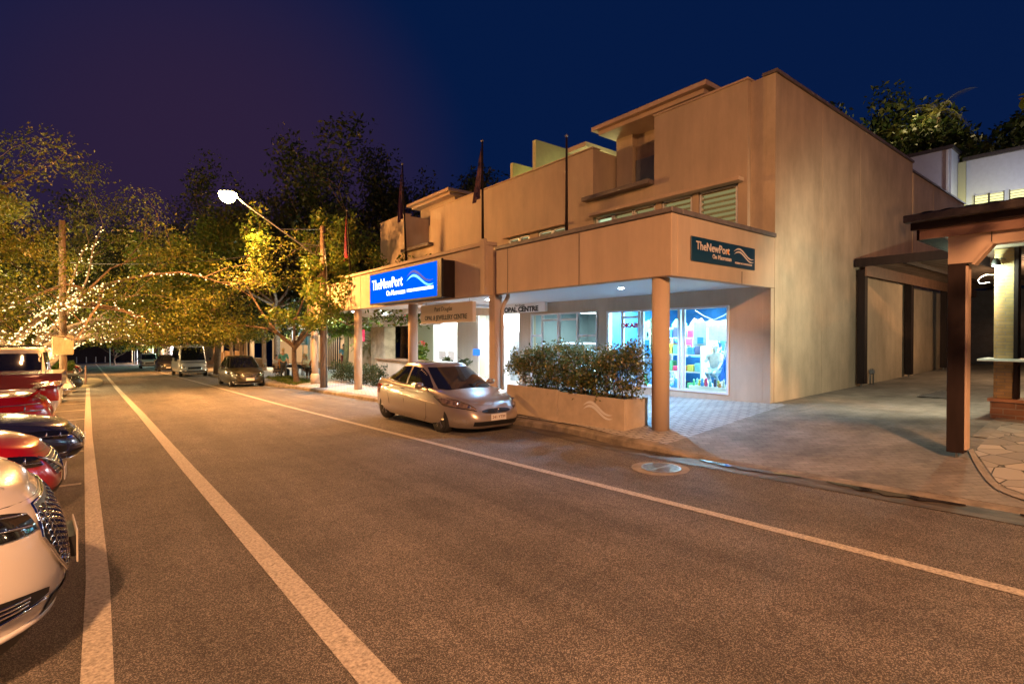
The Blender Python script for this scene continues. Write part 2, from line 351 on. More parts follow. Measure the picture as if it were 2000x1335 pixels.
def strip(mb, pts_w, dz=0.006):
    """flat line on the road: list of (x, y, width)"""
    mb.grid([[(x - w / 2, y, gz(0, y) + dz), (x + w / 2, y, gz(0, y) + dz)] for x, y, w in pts_w])
def line(name, pts, wd):
    P = []
    for (x0, y0), (x1, y1) in zip(pts, pts[1:]):
        for y in frange(y0, y1, 2.0): P.append((lerp(x0, x1, (y - y0) / (y1 - y0)), y, wd))
    mb = MB(); strip(mb, P); o = mb.build(name, M['line']); struct(o); return o
line('parking_edge_line', [(0.03, -12), (-0.04, 5), (-0.25, 14), (-0.62, 34.9)], 0.14)
line('centre_line', [(1.25, -12), (1.1, 2.5), (0.98, 9), (0.85, 18), (0.58, 32), (0.1, 62), (-0.9, 120), (-1.6, 160)], 0.17)
line('kerb_lane_line', [(4.95, -14), (4.80, 3), (4.5, 18), (4.4, 38), (3.9, 120), (3.7, 160)], 0.12)
mb = MB()
for i, y in enumerate([6.06, 8.95, 12.0, 15.0, 18.0, 21.0, 24.0, 27.0, 30.0]):
    x1 = -0.1 - 0.015 * y
    mb.grid([[(x1 - 5.0, y - 0.05, gz(0, y) + 0.006), (x1, y - 0.05 , gz(0, y) + 0.006)], [(x1 - 5.0, y + 0.05, gz(0, y) + 0.006), (x1, y + 0.05, gz(0, y) + 0.006)]])
struct(mb.build('parking_bay_line', M['line']))

# kerb, gutter, footpath, driveway
ys = frange(-40, 165, 0.5)
def ktop(y): return gz(7.02, y)
mb = MB(); P = []
for y in ys:
    a = kx(y); zt = ktop(y); zr = gz(0, y)
    P.append([(a - 0.02, y, zr - 0.1), (a, y, zt - 0.035 if zt - zr > 0.06 else zr + 0.004), (a + 0.04, y, zt - 0.004), (a + 0.17, y, zt + 0.006), (a + 0.17, y, zt - 0.1)])
mb.grid(P); struct(mb.build('kerb', M['kerb'], smooth=False))
mb = MB(); mb.grid([[(kx(y) - 0.42, y, gz(0, y) + 0.008), (kx(y) - 0.2, y, gz(0, y) - 0.004), (kx(y), y, gz(0, y) + 0.004)] for y in ys])
struct(mb.build('gutter', M['gutter']))
mb = MB()
for (y0, y1, w_) in [(1.3, 2.6, .12), (2.9, 4.3, .1), (4.6, 5.3, .1), (0.2, 0.9, .07)]:
    n = 14
    mb.grid([[(kx(lerp(y0, y1, i / n)) - 0.06 - w_ * math.sin(math.pi * i / n) * (1 + .4 * math.sin(i * 2.1)), lerp(y0, y1, i / n), gz(0, lerp(y0, y1, i / n)) + 0.012),
              (kx(lerp(y0, y1, i / n)) - 0.012, lerp(y0, y1, i / n), gz(0, lerp(y0, y1, i / n)) + 0.012)] for i in range(n + 1)])
struct(mb.build('water', M['wet']))

def surf_sheet(name, m, x0, x1, y0, y1, st=0.5, dz=0.0, inner=None):
    mb = MB(); X_ = frange(x0, x1, st) if x1 - x0 > st else [x0, x1]
    rows = []
    for y in frange(y0, y1, st):
        a = (kx(y) + 0.17) if x0 < 7.3 else x0
        rows.append([(lerp(a, x1, (x - x0) / (x1 - x0)), y, gz(lerp(a, x1, (x - x0) / (x1 - x0)), y) + dz) for x in X_])
    mb.grid(rows); return struct(mb.build(name, m, smooth=False))
surf_sheet('driveway', M['paver'], 7.17, 40, -9, 5.02)
surf_sheet('driveway_verge', M['paver'], 11.34, 40, 5.02, 5.4)
surf_sheet('footpath', M['tile'], 7.17, 11.34, 5.02, 60)
surf_sheet('far_footpath', M['concrete'], 7.17, 13, 60, 165, st=2.5)
# shop floors
mb = MB(); mb.grid([[(11.34, y, gz(11.3, y)) , (26, y, gz(11.3, y))] for y in frange(5.41, 45, 1.0)]); struct(mb.build('floor', M['tile']))
# crazy paving in front of the timber building
mb = MB()
P = []
for i in range(25):
    t = i / 24
    y = lerp(-9, 1.62, t)
    xl = 7.45 if y < 0.6 else 7.45 + (y - 0.6) ** 2 * 1.1 + max(0, y - 1.2) * 1.2
    xr = 14
    P.append([(lerp(xl, xr, s / 20), y, gz(lerp(xl, xr, s / 20), y) + 0.006) for s in range(21)])
mb.grid(P); struct(mb.build('paved_terrace', M['crazy']))
mb = MB(); P = []
for i in range(30):
    t = i / 29; y = lerp(-2, 1.66, t)
    xl = 7.35 if y < 0.6 else 7.35 + (y - 0.6) ** 2 * 1.1 + max(0, y - 1.2) * 1.2
    P.append([(xl - 0.07, y + 0.02, gz(xl, y) + 0.011), (xl + 0.10, y, gz(xl, y) + 0.011)])
mb.grid(P)
mb.grid([[(x, 1.62, gz(x, 1.7) + 0.011), (x, 1.78, gz(x, 1.7) + 0.011)] for x in frange(9.85, 14, 0.5)])
struct(mb.build('paving_edge', M['concrete']))
# left footpath and road island
mb = MB(); mb.grid([[(-12 + rx(y), y, gz(0, y) + 0.14), (-5.6 + rx(y), y, gz(0, y) + 0.14), (-5.6 + rx(y), y, gz(0, y) - .1)] for y in frange(-20, 165, 5)]); struct(mb.build('left_footpath', M['concrete']))
mb = MB()
isl = []
for k in range(13):
    a = math.pi * (k / 12) - math.pi / 2
    isl.append((-0.62 + 0.62 * math.cos(a), 41.0 + 5.3 * math.sin(a)))
isl = [(-2.6, 35.7)] + isl + [(-2.6, 46.3)]
n = len(isl); vb = [(x, y, gz(0, y) - .05) for x, y in isl]; vt = [(x, y, gz(0, y) + 0.14) for x, y in isl]
mb.add(vb + vt, [tuple(range(n, 2 * n))] + [(i, (i + 1) % n, n + (i + 1) % n, n + i) for i in range(n)])
struct(mb.build('traffic_island', mat('painted_island', (0.62, 0.50, 0.30), 0.8, noise=.2), bevel=0.04))

# drain grate in the road
t_ = thing('drain_grate', 'round steel drain grate set in a concrete ring in the asphalt by the gutter', 'drain grate', (6.05, 4.36, gz(0, 4.36)))
mb = MB(); mb.lathe([(0.27, 0.0), (0.27, 0.012), (0.36, 0.012), (0.40, 0.004)], (0, 0, 0), 40); mb.f = [f for f in mb.f if len(f) == 4]; mb.mi = [0] * len(mb.f); mb.build('collar', M['concrete'], t_)
mb = MB(); mb.lathe([(0.265, 0.001), (0.265, 0.003)], (0, 0, 0), 32); mb.build('recess', M['black'], t_)  # black disc put in for the dark pit below the bars
mb = MB()
for i in range(-6, 7):
    x = i * 0.04; h = math.sqrt(max(0, 0.25 ** 2 - x * x)); mb.box(x - 0.009, x + 0.009, -h, h, 0.004, 0.018)
mb.box(-.25, .25, -.012, .012, .004, .02); mb.lathe([(0.245, 0.004), (0.245, 0.02), (0.268, 0.02), (0.268, 0.004)], (0, 0, 0), 40)
mb.f = [f for f in mb.f if len(f) == 4]; mb.mi = [0] * len(mb.f)
mb.build('bars', M['steel'], t_)

# ---------------------------------------------------------------- main building
XF, YC = 7.7, 5.35
bd = thing('shop_building', 'long two-storey cream rendered shop and apartment building with a deep street awning', 'building', (XF, YC, 0))
def W(name, mats, fn=None, **k):
    """a part of the main building in world coordinates"""
    mb = MB(); fn(mb); return mb.build(name, mats, k.pop('parent', bd), world=k.pop('world', True), **k)
def boxes(*L):
    def f(mb):
        for b_ in L: mb.box(*b_)
    return f
def WS(name, m, *L, **k):
    for b_ in L: W(name, m, boxes(b_), **k)
# awning
WS('awning_fascia', M['stucco2'], (7.70, 7.88, 5.35, 10.42, 2.75, 3.84), (7.88, 11.46, 5.35, 5.53, 2.75, 3.84), bevel=0.012)
WS('fascia_cap', M['cap'], (7.66, 7.98, 5.31, 10.42, 3.843, 3.93), (7.98, 11.46, 5.31, 5.60, 3.843, 3.93), bevel=0.01)
WS('awning_fascia', M['stucco2'], (7.68, 7.88, 10.78, 20.5, 2.75, 4.02), (7.70, 7.88, 20.503, 25.65, 2.75, 3.84), bevel=0.012)
WS('fascia_cap', M['stucco2'], (7.63, 8.0, 10.78, 20.52, 4.023, 4.12), (7.66, 7.98, 20.523, 25.68, 3.843, 3.92), bevel=0.01)
W('expansion_joint', M['stucco'], boxes((7.86, 7.95, 10.42, 10.78, 2.75, 3.9)))
WS('fascia_joint', M['darktrim'], *[(7.694, 7.699, y, y + 0.012, 2.76, 3.83) for y in (7.55, 9.95)], *[(7.674, 7.679, y, y + 0.012, 2.76, 4.0) for y in (13.4, 17.9, 19.0)], (10.06, 10.07, 5.343, 5.349, 2.75, 3.0))
WS('wall_joint', M['side'], (16.4, 16.415, 5.343, 5.349, 0.3, 7.38), (13.9, 13.912, 5.343, 5.349, 0.3, 7.38), (24.6, 24.615, 5.612, 5.619, 0.3, 7.36))
W('soffit', M['soffit'], boxes((7.88, 11.45, 5.53, 25.6, 2.80, 2.9)))
W('awning_roof', M['cap'], boxes((7.98, 11.34, 5.6, 25.5, 3.55, 3.62)))
WS('soffit_beam', M['soffit'], (7.9, 11.3, 14.6, 14.9, 2.70, 2.799), (9.5, 9.9, 16.0, 25.5, 2.62, 2.799))
# columns
for y in (5.70, 15.2, 19.8, 25.1):
    def f(mb, y=y):
        z0 = gz(7.9, y) - 0.02
        mb.lathe([(0.155, 0), (0.155, 2.749 - z0)], (7.89, y, z0), 32)
        if y > 25: mb.lathe([(0.2, 0), (0.2, 0.42), (0.155, 0.5)], (7.89, y, z0), 32)
    c = W('column', M['stucco2'], f, smooth=False)
    for p in c.data.polygons: p.use_smooth = len(p.vertices) == 4
def f(mb):
    z0 = gz(7.9, 10.66) - 0.02
    mb.box(7.78, 8.02, 10.60, 10.84, z0, 2.749)
W('column', M['stucco2'], f, bevel=0.01)
def f(mb):
    mb.tube([(7.90, 10.44, gz(7.9, 10.5) - .02), (7.90, 10.44, 2.35), (7.93, 10.40, 2.52), (8.0, 10.32, 2.70), (8.0, 10.32, 2.85)], 0.05, 12)
W('downpipe', M['stucco2'], f, smooth=True)
# flag pole is carried on a box on the fascia
W('flag_bracket', M['stucco2'], boxes((7.60, 7.679, 10.79, 10.99, 2.76, 4.18)))

# ground floor shop wall with openings
XW = 11.30
def shopwall(mb):
    g0 = -0.6
    segs = [(5.53, 6.30), (9.98, 10.34), (13.32, 13.95)]
    for a, b_ in segs: mb.box(XW, XW + 0.2, a, b_, g0, 2.799)
    mb.box(XW, XW + 0.2, 6.30, 9.98, g0, 0.36); mb.box(XW, XW + 0.2, 6.30, 9.98, 2.42, 2.799)
    mb.box(XW, XW + 0.2, 10.34, 13.32, 2.45, 2.799); mb.box(XW, XW + 0.2, 10.34, 13.32, g0, gz(11.3, 12) + 0.01)
    mb.box(XW, XW + 0.2, 13.95, 25.6, 2.5, 2.799)
W('shop_wall', M['stucco'], shopwall)
W('skirting', M['concrete'], boxes((XW - 0.03, XW - 0.002, 5.53, 9.4, -0.3, 0.13)))
# side wall (driveway side)
WS('side_wall', M['side'], (11.46, 21.0, 5.35, 5.55, -0.5, 7.40), (21.0, 29.2, 5.62, 5.8, -0.5, 7.38))
W('side_pilaster', M['side'], boxes((21.003, 21.16, 5.33, 5.619, 0.2, 7.06)))
WS('side_wall_cap', M['cap'], (11.42, 21.0, 5.30, 5.63, 7.403, 7.47), (21.0, 29.2, 5.57, 5.86, 7.383, 7.45))
WS('front_corner_wall', M['side'], (11.46, 11.7, 5.553, 5.9, 3.62, 7.40))
W('rear_wall', M['stucco'], boxes((29.0, 29.2, 5.81, 25.0, -0.5, 7.38)))
# upper front, panel by panel
XU = 11.33
def upper(mb):
    # right-hand panel: window strip beneath
    mb.box(XU, XU + 0.2, 5.903, 8.40, 5.24, 7.42)
    mb.box(XU, XU + 0.2, 5.903, 6.12, 3.62, 5.24)
    mb.box(XU, XU + 0.2, 8.403, 10.55, 5.20, 5.66)
    for a, b_ in ((7.12, 7.28), (8.18, 8.36)): mb.box(XU, XU + 0.2, a, b_, 3.62, 5.2)
    mb.box(XU, XU + 0.2, 6.12, 10.55, 3.62, 4.02)
    mb.box(XU, XU + 0.28, 10.553, 16.4, 5.16, 7.21)
    mb.box(XU, XU + 0.28, 10.553, 11.7, 3.62, 5.16); mb.box(XU, XU + 0.28, 14.6, 16.4, 3.62, 5.16); mb.box(XU, XU + 0.28, 13.0, 13.45, 3.62, 5.16); mb.box(XU, XU + 0.28, 11.7, 14.6, 3.62, 4.2)
    mb.box(XU, XU + 0.28, 16.4, 20.2, 3.62, 7.22)
    mb.box(XU, XU + 0.28, 20.2, 22.6, 3.62, 5.66)
    mb.box(XU, XU + 0.28, 22.6, 25.4, 3.62, 7.50)
W('upper_wall', M['stucco'], upper)
WS('parapet_cap', M['stucco2'], (XU - 0.03, XU + 0.26, 5.88, 8.42, 7.423, 7.47), (XU - 0.03, XU + 0.32, 10.55, 20.22, 7.223, 7.26), (XU - 0.03, XU + 0.32, 22.57, 25.43, 7.503, 7.545))
WS('balcony_wall', M['stucco'], (12.5, 12.7, 7.6, 10.5, 3.6, 7.85), (XU + 0.203, 12.5, 8.30, 8.42, 5.66, 7.40), (XU + 0.28, 13.5, 10.56, 10.72, 5.2, 7.20), (12.6, 12.8, 20.2, 22.6, 3.6, 7.1), (XU + 0.283, 12.6, 22.62, 22.78, 3.7, 7.45), (XU + 0.283, 12.6, 20.05, 20.19, 3.7, 7.18), (12.3, 12.499, 9.90, 10.5, 5.66, 7.8))
def _recess(mb):
    mb.box(12.5, 12.7, 7.6, 10.5, 3.6, 7.85)          # back of right balcony
    mb.box(XU + 0.203, 12.5, 8.30, 8.42, 5.66, 7.40)   # its right cheek
    mb.box(XU + 0.28, 13.5, 10.56, 10.72, 5.2, 7.20)    # left cheek
    mb.box(12.6, 12.8, 20.2, 22.6, 3.6, 7.1); mb.box(XU + 0.283, 12.6, 22.62, 22.78, 3.7, 7.45)
    mb.box(XU + 0.283, 12.6, 20.05, 20.19, 3.7, 7.18)
    mb.box(12.3, 12.5, 9.90, 10.5, 5.66, 7.8)
WS('balcony_ledge', M['cap'], (11.08, 11.60, 8.41, 10.80, 5.663, 5.78), (11.08, 11.60, 19.95, 22.60, 5.663, 5.80), bevel=0.01)
W('balcony_shade_panel', mat('grey_shade', (0.26, 0.27, 0.28), 0.6), boxes((12.44, 12.49, 8.43, 9.88, 5.9, 6.9)))  # grey sheet paints the shade on the lower back wall
WS('window_hood', M['stucco2'], (11.10, XU - 0.002, 5.98, 10.55, 5.18, 5.27), (11.16, XU - 0.002, 11.6, 14.75, 5.16, 5.24), bevel=0.008)
W('flat_roof', M['roofdark'], boxes((12.85, 28.99, 5.82, 24.9, 6.48, 6.58)))
W('corner_fillet', M['stucco'], boxes((11.303, 11.457, 5.36, 5.529, -.5, 2.745)))
# louvre windows
M['slat'] = mat('louvre_glass', (0.30, 0.28, 0.16), 0.15, spec=0.8)
M['greenglass'] = emat('lit_frosted_glass', (0.62, 0.80, 0.48), 0.30, False)
def louvre(y0, y1, z0, z1, lit):
    fr = MB()
    for a, b_ in ((y0, y0 + 0.045), (y1 - 0.045, y1)): fr.box(XU + 0.02, XU + 0.14, a, b_, z0, z1)
    fr.box(XU + 0.02, XU + 0.14, y0, y1, z1 - 0.04, z1 - 0.001)
    fo = fr.build('window', M['trimw'], bd, world=True)
    sl = MB(); z = z0 + 0.05
    while z < z1 - 0.08:
        sl.hexa([(XU + 0.015, y0 + 0.05, z), (XU + 0.115, y0 + 0.05, z + 0.075), (XU + 0.115, y1 - 0.05, z + 0.075), (XU + 0.015, y1 - 0.05, z)],
                [(XU + 0.012, y0 + 0.05, z + 0.008), (XU + 0.112, y0 + 0.05, z + 0.083), (XU + 0.112, y1 - 0.05, z + 0.083), (XU + 0.012, y1 - 0.05, z + 0.008)])
        z += 0.125
    s = sl.build('louvre', M['slat'], fo, world=False); s.data.transform(Matrix.Translation((-XF, -YC, 0)))
    bk = MB(); bk.box(XU + 0.17, XU + 0.19, y0, y1, z0, z1); b2 = bk.build('lit_room', M['greenglass'] if lit else M['litshade'], fo); b2.data.transform(Matrix.Translation((-XF, -YC, 0)))
louvre(6.14, 7.10, 4.02, 5.16, 0); louvre(7.30, 8.16, 4.02, 5.16, 0); louvre(8.38, 9.08, 4.02, 5.16, 0); louvre(9.10, 9.80, 4.02, 5.16, 0); louvre(9.82, 10.44, 4.02, 5.16, 1)
louvre(11.72, 12.32, 4.2, 5.14, 1); louvre(12.34, 12.98, 4.2, 5.14, 1); louvre(13.47, 14.0, 4.2, 5.14, 1); louvre(14.02, 14.58, 4.2, 5.14, 1)
# roofs behind the parapets
def roof(mb):
    # right roof, eave 7.03..10.65, deep behind
    mb.hexa([(11.45, 7.0, 7.78), (16, 7.0, 7.78), (16, 10.75, 7.78), (11.45, 10.75, 7.78)], [(11.45, 7.0, 7.90), (16, 7.0, 7.90), (16, 10.75, 7.90), (11.45, 10.75, 7.90)])
    mb.box(11.60, 15.9, 7.15, 10.6, 7.66, 7.78)
W('roof', M['tanpanel'], roof, bevel=0.01)
def roof(mb):
    mb.hexa([(12.3, 20.3, 8.32), (18, 20.3, 8.32), (18, 24.4, 8.32), (12.3, 24.4, 8.32)], [(12.3, 20.3, 8.45), (18, 20.3, 8.45), (18, 24.4, 8.45), (12.3, 24.4, 8.45)])
    mb.box(12.5, 17.8, 20.5, 24.2, 8.2, 8.32)
W('roof', M['tanpanel'], roof, bevel=0.01)
def roof(mb):
    v = [(11.45, 7.0, 7.902), (16, 7.0, 7.902), (16, 10.75, 7.902), (11.45, 10.75, 7.902), (13.2, 8.9, 8.35), (14.4, 8.9, 8.35)]
    mb.add(v, [(0, 3, 4), (1, 5, 2), (0, 4, 5, 1), (3, 2, 5, 4), (0, 1, 2, 3)])
W('roof_sheet', M['roofdark'], roof)
def roof(mb):
    v = [(12.3, 20.3, 8.452), (18, 20.3, 8.452), (18, 24.4, 8.452), (12.3, 24.4, 8.452), (14.2, 22.3, 8.95), (16, 22.3, 8.95)]
    mb.add(v, [(0, 3, 4), (1, 5, 2), (0, 4, 5, 1), (3, 2, 5, 4), (0, 1, 2, 3)])
W('roof_sheet', M['roofdark'], roof)
WS('penthouse_wall', M['stucco'], (12.72, 15.8, 7.3, 10.45, 6.6, 7.66), (12.9, 17.6, 20.7, 24.0, 6.6, 8.2))
WS('fin_wall', M['yellowwall'], (12.0, 17, 15.2, 15.35, 6.6, 8.15), (12.0, 18, 13.9, 14.07, 6.6, 8.62))
W('eave_wall', M['yellowwall'], boxes((12.5, 16.0, 11.9, 12.05, 6.6, 7.75)))
W('eave_board', M['stucco2'], boxes((12.1, 16.3, 11.6, 12.4, 7.753, 7.9)))
# terrace lights that brighten the yellow walls
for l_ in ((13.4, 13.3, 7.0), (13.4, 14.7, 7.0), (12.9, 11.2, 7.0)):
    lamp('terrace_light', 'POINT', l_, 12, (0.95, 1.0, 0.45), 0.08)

# shop windows of the corner shop
def frames(name, ya, yb, z0, z1, muls, doors=()):
    fr = MB(); t = 0.05
    fr.box(XW - 0.03, XW + 0.06, ya, ya + t, z0, z1); fr.box(XW - 0.03, XW + 0.06, yb - t, yb, z0, z1); fr.box(XW - 0.03, XW + 0.06, ya + t, yb - t, z1 - t, z1); fr.box(XW - 0.03, XW + 0.06, ya + t, yb - t, z0, z0 + t)
    for m_ in muls: fr.box(XW - 0.025, XW + 0.055, m_ - 0.03, m_ + 0.03, z0 + t, z1 - t)
    for (a, b_, z) in doors: fr.box(XW - 0.02, XW + 0.05, a, b_, z, z + 0.06)
    f_ = fr.build('shop_window', M['trimw'], bd, world=True)
    p = MB(); p.add([(XW + 0.02, ya + .02, z0 + .02), (XW + 0.02, yb - .02, z0 + .02), (XW + 0.02, yb - .02, z1 - .02), (XW + 0.02, ya + .02, z1 - .02)], [(0, 1, 2, 3)])
    g = p.build('pane', M['pane'], f_); g.data.transform(Matrix.Translation((-XF, -YC, 0)))
    return f_
frames('w', 6.30, 9.98, 0.36, 2.42, (7.50, 7.62, 8.75, 8.85, 9.42), ((8.85, 9.42, 2.2),))
frames('w', 10.34, 13.32, gz(11.3, 12) + 0.012, 2.45, (11.15, 11.95, 12.0, 12.75), ((10.34, 11.15, 1.7), (12.75, 13.32, 1.7), (11.15, 12.75, 2.2)))
# corner shop interior
M['shopblue'] = mat('deep_blue_wall', (0.02, 0.15, 0.36), 0.6, noise=.4, nscale=2)
M['shopwhite'] = mat('shop_white', (0.8, 0.85, 0.88), 0.6)
def room(name, x0, x1, y0, y1, z0, z1, mw, mc):
    mb = MB()
    mb.add([(x1, y0, z0), (x1, y1, z0), (x1, y1, z1), (x1, y0, z1)], [(0, 1, 2, 3)], 0)
    mb.add([(x0, y0, z0), (x1, y0, z0), (x1, y0, z1), (x0, y0, z1)], [(0, 1, 2, 3)], 0)
    mb.add([(x0, y1, z0), (x1, y1, z0), (x1, y1, z1), (x0, y1, z1)], [(0, 3, 2, 1)], 0)
    mb.add([(x0, y0, z1), (x1, y0, z1), (x1, y1, z1), (x0, y1, z1)], [(0, 1, 2, 3)], 1)
    return mb.build(name, [mw, mc], bd, world=True, recalc=False)
room('shop_interior', 11.505, 15.2, 5.56, 10.15, 0.0, 2.7, M['shopblue'], M['shopwhite'])
room('shop_interior', 11.505, 14.5, 10.2, 13.9, -0.2, 2.6, mat('grey_shop_wall', (0.30, 0.36, 0.38), 0.7), M['shopwhite'])
room('arcade_interior', 11.3, 14.2, 13.97, 19.9, -0.4, 2.7, M['shopwhite'], M['shopwhite'])
lamp('shop_light', 'AREA', (11.62, 7.0, 2.6), 150, (0.55, 0.88, 1.0), rot=(0, R(-22), 0), sx=0.15, sy=1.4)
lamp('shop_light', 'AREA', (12.8, 7.3, 2.6), 190, (0.45, 0.82, 1.0), rot=(0, 0, 0), sx=1.2, sy=2.4)
lamp('shop_light', 'AREA', (12.2, 9.2, 2.6), 110, (0.6, 0.9, 1.0), rot=(0, 0, 0), sx=1.0, sy=1.2)
lamp('shop_light', 'AREA', (12.8, 11.9, 2.5), 40, (0.7, 0.95, 0.9), rot=(0, 0, 0), sx=1.0, sy=1.6)
lamp('arcade_light', 'AREA', (12.6, 16.4, 2.6), 150, (0.95, 0.97, 1.0), rot=(0, 0, 0), sx=1.2, sy=3)
# downlights in the soffit
M['led'] = emat('led_disc', (0.9, 0.97, 1.0), 25, False)
DL = [(9.26, 7.76), (9.0, 12.6), (8.9, 17.0), (9.36, 19.24 + 1.6), (8.7, 22.4), (8.6, 24.6)]
for i, (x, y) in enumerate(DL):
    mb = MB(); mb.lathe([(0.055, 0), (0.055, 0.01)], (x, y, 2.785), 20); d = mb.build('downlight', M['led'], bd, world=True)
    lamp('downlight_beam', 'SPOT', (x, y, 2.77), 330 if i == 0 else 150, (0.22, 0.56, 1.0) if i < 2 else (0.9, 0.95, 1.0), 0.05, (0, 0, 0), 150)

# ---------------------------------------------------------------- vehicles
def ipl(tab, x):
    if x <= tab[0][0]: return tab[0][1]
    for (a, va), (b_, vb) in zip(tab, tab[1:]):
        if x <= b_:
            t = (x - a) / (b_ - a); return va + (vb - va) * t
    return tab[-1][1]
def sipl(tab, x):
    """smooth interpolation (catmull) through a table"""
    n = len(tab)
    if x <= tab[0][0]: return tab[0][1]
    if x >= tab[-1][0]: return tab[-1][1]
    for i in range(n - 1):
        if x <= tab[i + 1][0]: break
    x0, y0 = tab[i]; x1, y1 = tab[i + 1]
    xm, ym = tab[i - 1] if i > 0 else (x0 - (x1 - x0), y0 - (y1 - y0) * .5)
    xp, yp = tab[i + 2] if i + 2 < n else (x1 + (x1 - x0), y1 + (y1 - y0) * .5)
    h = x1 - x0; m0 = (y1 - ym) / (x1 - xm) * h; m1 = (yp - y0) / (xp - x0) * h; t = (x - x0) / h
    return (2*t**3 - 3*t*t + 1) * y0 + (t**3 - 2*t*t + t) * m0 + (-2*t**3 + 3*t*t) * y1 + (t**3 - t*t) * m1

class Car:
    """body of one car: x forward, y left, z up, origin on the ground in the middle"""
    def __init__(s, L, Wd, rim, zb=0.2, nf=3.0, nr=4.0, front=None, rear=None, side=None, crown=0.05, cab=None):
        s.L, s.W, s.rimt, s.zb, s.nf, s.nr, s.crown, s.cab = L, Wd, rim, zb, nf, nr, crown, cab
        s.ft = front or [(0, .95), (.12, .985), (.35, 1.0), (.6, .99), (.85, .965), (1, .93)]
        s.rt = rear or [(0, .95), (.15, .985), (.4, 1.0), (.7, .995), (.9, .98), (1, .96)]
        s.st = side or [(0, .93), (.1, .965), (.4, .995), (.6, 1.0), (.8, .985), (.93, .945), (1, .90)]
    def rim(s, x): return sipl(s.rimt, x)
    def plan(s, f):
        return sipl(s.ft, f) * s.L / 2, sipl(s.rt, f) * s.L / 2, sipl(s.st, f) * s.W / 2
    def fof(s, x, z): return max(0, min(1, (z - s.zb) / (s.rim(x) - s.zb)))
    def pt(s, phi, f):
        a, r_, w_ = s.plan(f); c, sn = math.cos(phi), math.sin(phi)
        n = s.nf if c > 0 else s.nr
        x = (a if c > 0 else -r_) * abs(c) ** (2 / n); y = w_ * (1 if sn > 0 else -1) * abs(sn) ** (2 / n)
        return x, y, s.zb + f * (s.rim(x) - s.zb)
    def side(s, x, z, sg=1, e=0.0):
        f = s.fof(x, z); a, r_, w_ = s.plan(f); n = s.nf if x > 0 else s.nr; u = min(1, abs(x) / (a if x > 0 else r_))
        return (x, sg * (w_ * (1 - u ** n) ** (1 / n) + e), z)
    def front(s, y, z, e=0.0, sg=1):
        x = s.L / 2 * sg * .97
        for _ in range(3):
            f = s.fof(x, z); a, r_, w_ = s.plan(f); n = s.nf if sg > 0 else s.nr; u = min(0.9999, abs(y) / w_)
            x = sg * (a if sg > 0 else r_) * (1 - u ** n) ** (1 / n)
        k = 1 + e / (s.W / 2)
        return (x + sg * e, y * k, z)
    def top(s, x, y, e=0.0):
        a, r_, w_ = s.plan(1.0); n = s.nf if x > 0 else s.nr; u = min(1, abs(x) / (a if x > 0 else r_)); yr = max(0.02, w_ * (1 - u ** n) ** (1 / n))
        return (x, y, s.rim(x) + s.crown * (1 - min(1, abs(y) / yr) ** 2.2) * sstep(0, s.W * .42, yr) + e)
    def body(s, nphi=112):
        mb = MB(); fs = [0, .04, .1, .2, .35, .5, .65, .78, .87, .93, .97, 1.0]
        # phi sampled so that points are dense at the corners
        ph = [2 * math.pi * (i + .5) / nphi for i in range(nphi)]
        rows = [[s.pt(p, f) for p in ph] for f in fs]
        vs = [p for r_ in rows for p in r_]; n = nphi
        F = [(i*n+k, i*n+(k+1)%n, (i+1)*n+(k+1)%n, (i+1)*n+k) for i in range(len(fs)-1) for k in range(n)]
        F.append(tuple(range(n))[::-1])
        top0 = (len(fs) - 1) * n
        # cap: pairs k and n-1-k share x
        ncol = 10; idx = []
        for k in range(n // 2):
            a = vs[top0 + k]; b_ = vs[top0 + n - 1 - k]; row = [top0 + k]
            for j in range(1, ncol):
                y = a[1] + (b_[1] - a[1]) * j / ncol; yr = max(abs(a[1]), 1e-3)
                vs.append((a[0], y, a[2] + s.crown * (1 - abs(y / yr) ** 2.2) * sstep(0, s.W * .42, yr))); row.append(len(vs) - 1)
            row.append(top0 + n - 1 - k); idx.append(row)
        for i in range(len(idx) - 1):
            for j in range(ncol): F.append((idx[i][j], idx[i+1][j], idx[i+1][j+1], idx[i][j+1]))
        F.append(tuple(idx[0])); F.append(tuple(idx[-1])[::-1])
        mb.add(vs, F); return mb
    # cabin: dict xA (windscreen foot) xB (roof front) xC (roof rear) xD (rear glass foot) zr roof, wb, wr half widths
    def cabpar(s, h):
        c = s.cab; t = h ** 0.9
        xf = lerp(c['xA'], c['xB'], h ** c.get('pf', .92)); xr = lerp(c['xD'], c['xC'], h ** c.get('pr', .8)); w_ = lerp(c['wb'], c['wr'], h ** 1.25)
        xc = (xf + xr) / 2
        zb = lerp(s.rim(xf) , s.rim(xr), .5)
        return xf, xr, xc, w_
    def cz(s, x, h):
        c = s.cab; zb = s.rim(x) - 0.02; zr = c['zr'] - c.get('rake', 0.03) * ((x - (c['xB'] + c['xC']) / 2) / 1.2) ** 2
        return zb + h * (zr - zb)
    def cpt(s, phi, h):
        xf, xr, xc, w_ = s.cabpar(h); cs, sn = math.cos(phi), math.sin(phi); n = s.cab.get('n', 5.0)
        a = xf - xc
        x = xc + a * (1 if cs > 0 else -1) * abs(cs) ** (2 / n); y = w_ * (1 if sn > 0 else -1) * abs(sn) ** (2 / n)
        return x, y, s.cz(x, h)
    def cside(s, x, h, sg=1, e=0.006):
        xf, xr, xc, w_ = s.cabpar(h); n = s.cab.get('n', 5.0); u = min(.9999, abs((x - xc) / (xf - xc)))
        return (x, sg * (w_ * (1 - u ** n) ** (1 / n) + e), s.cz(x, h))
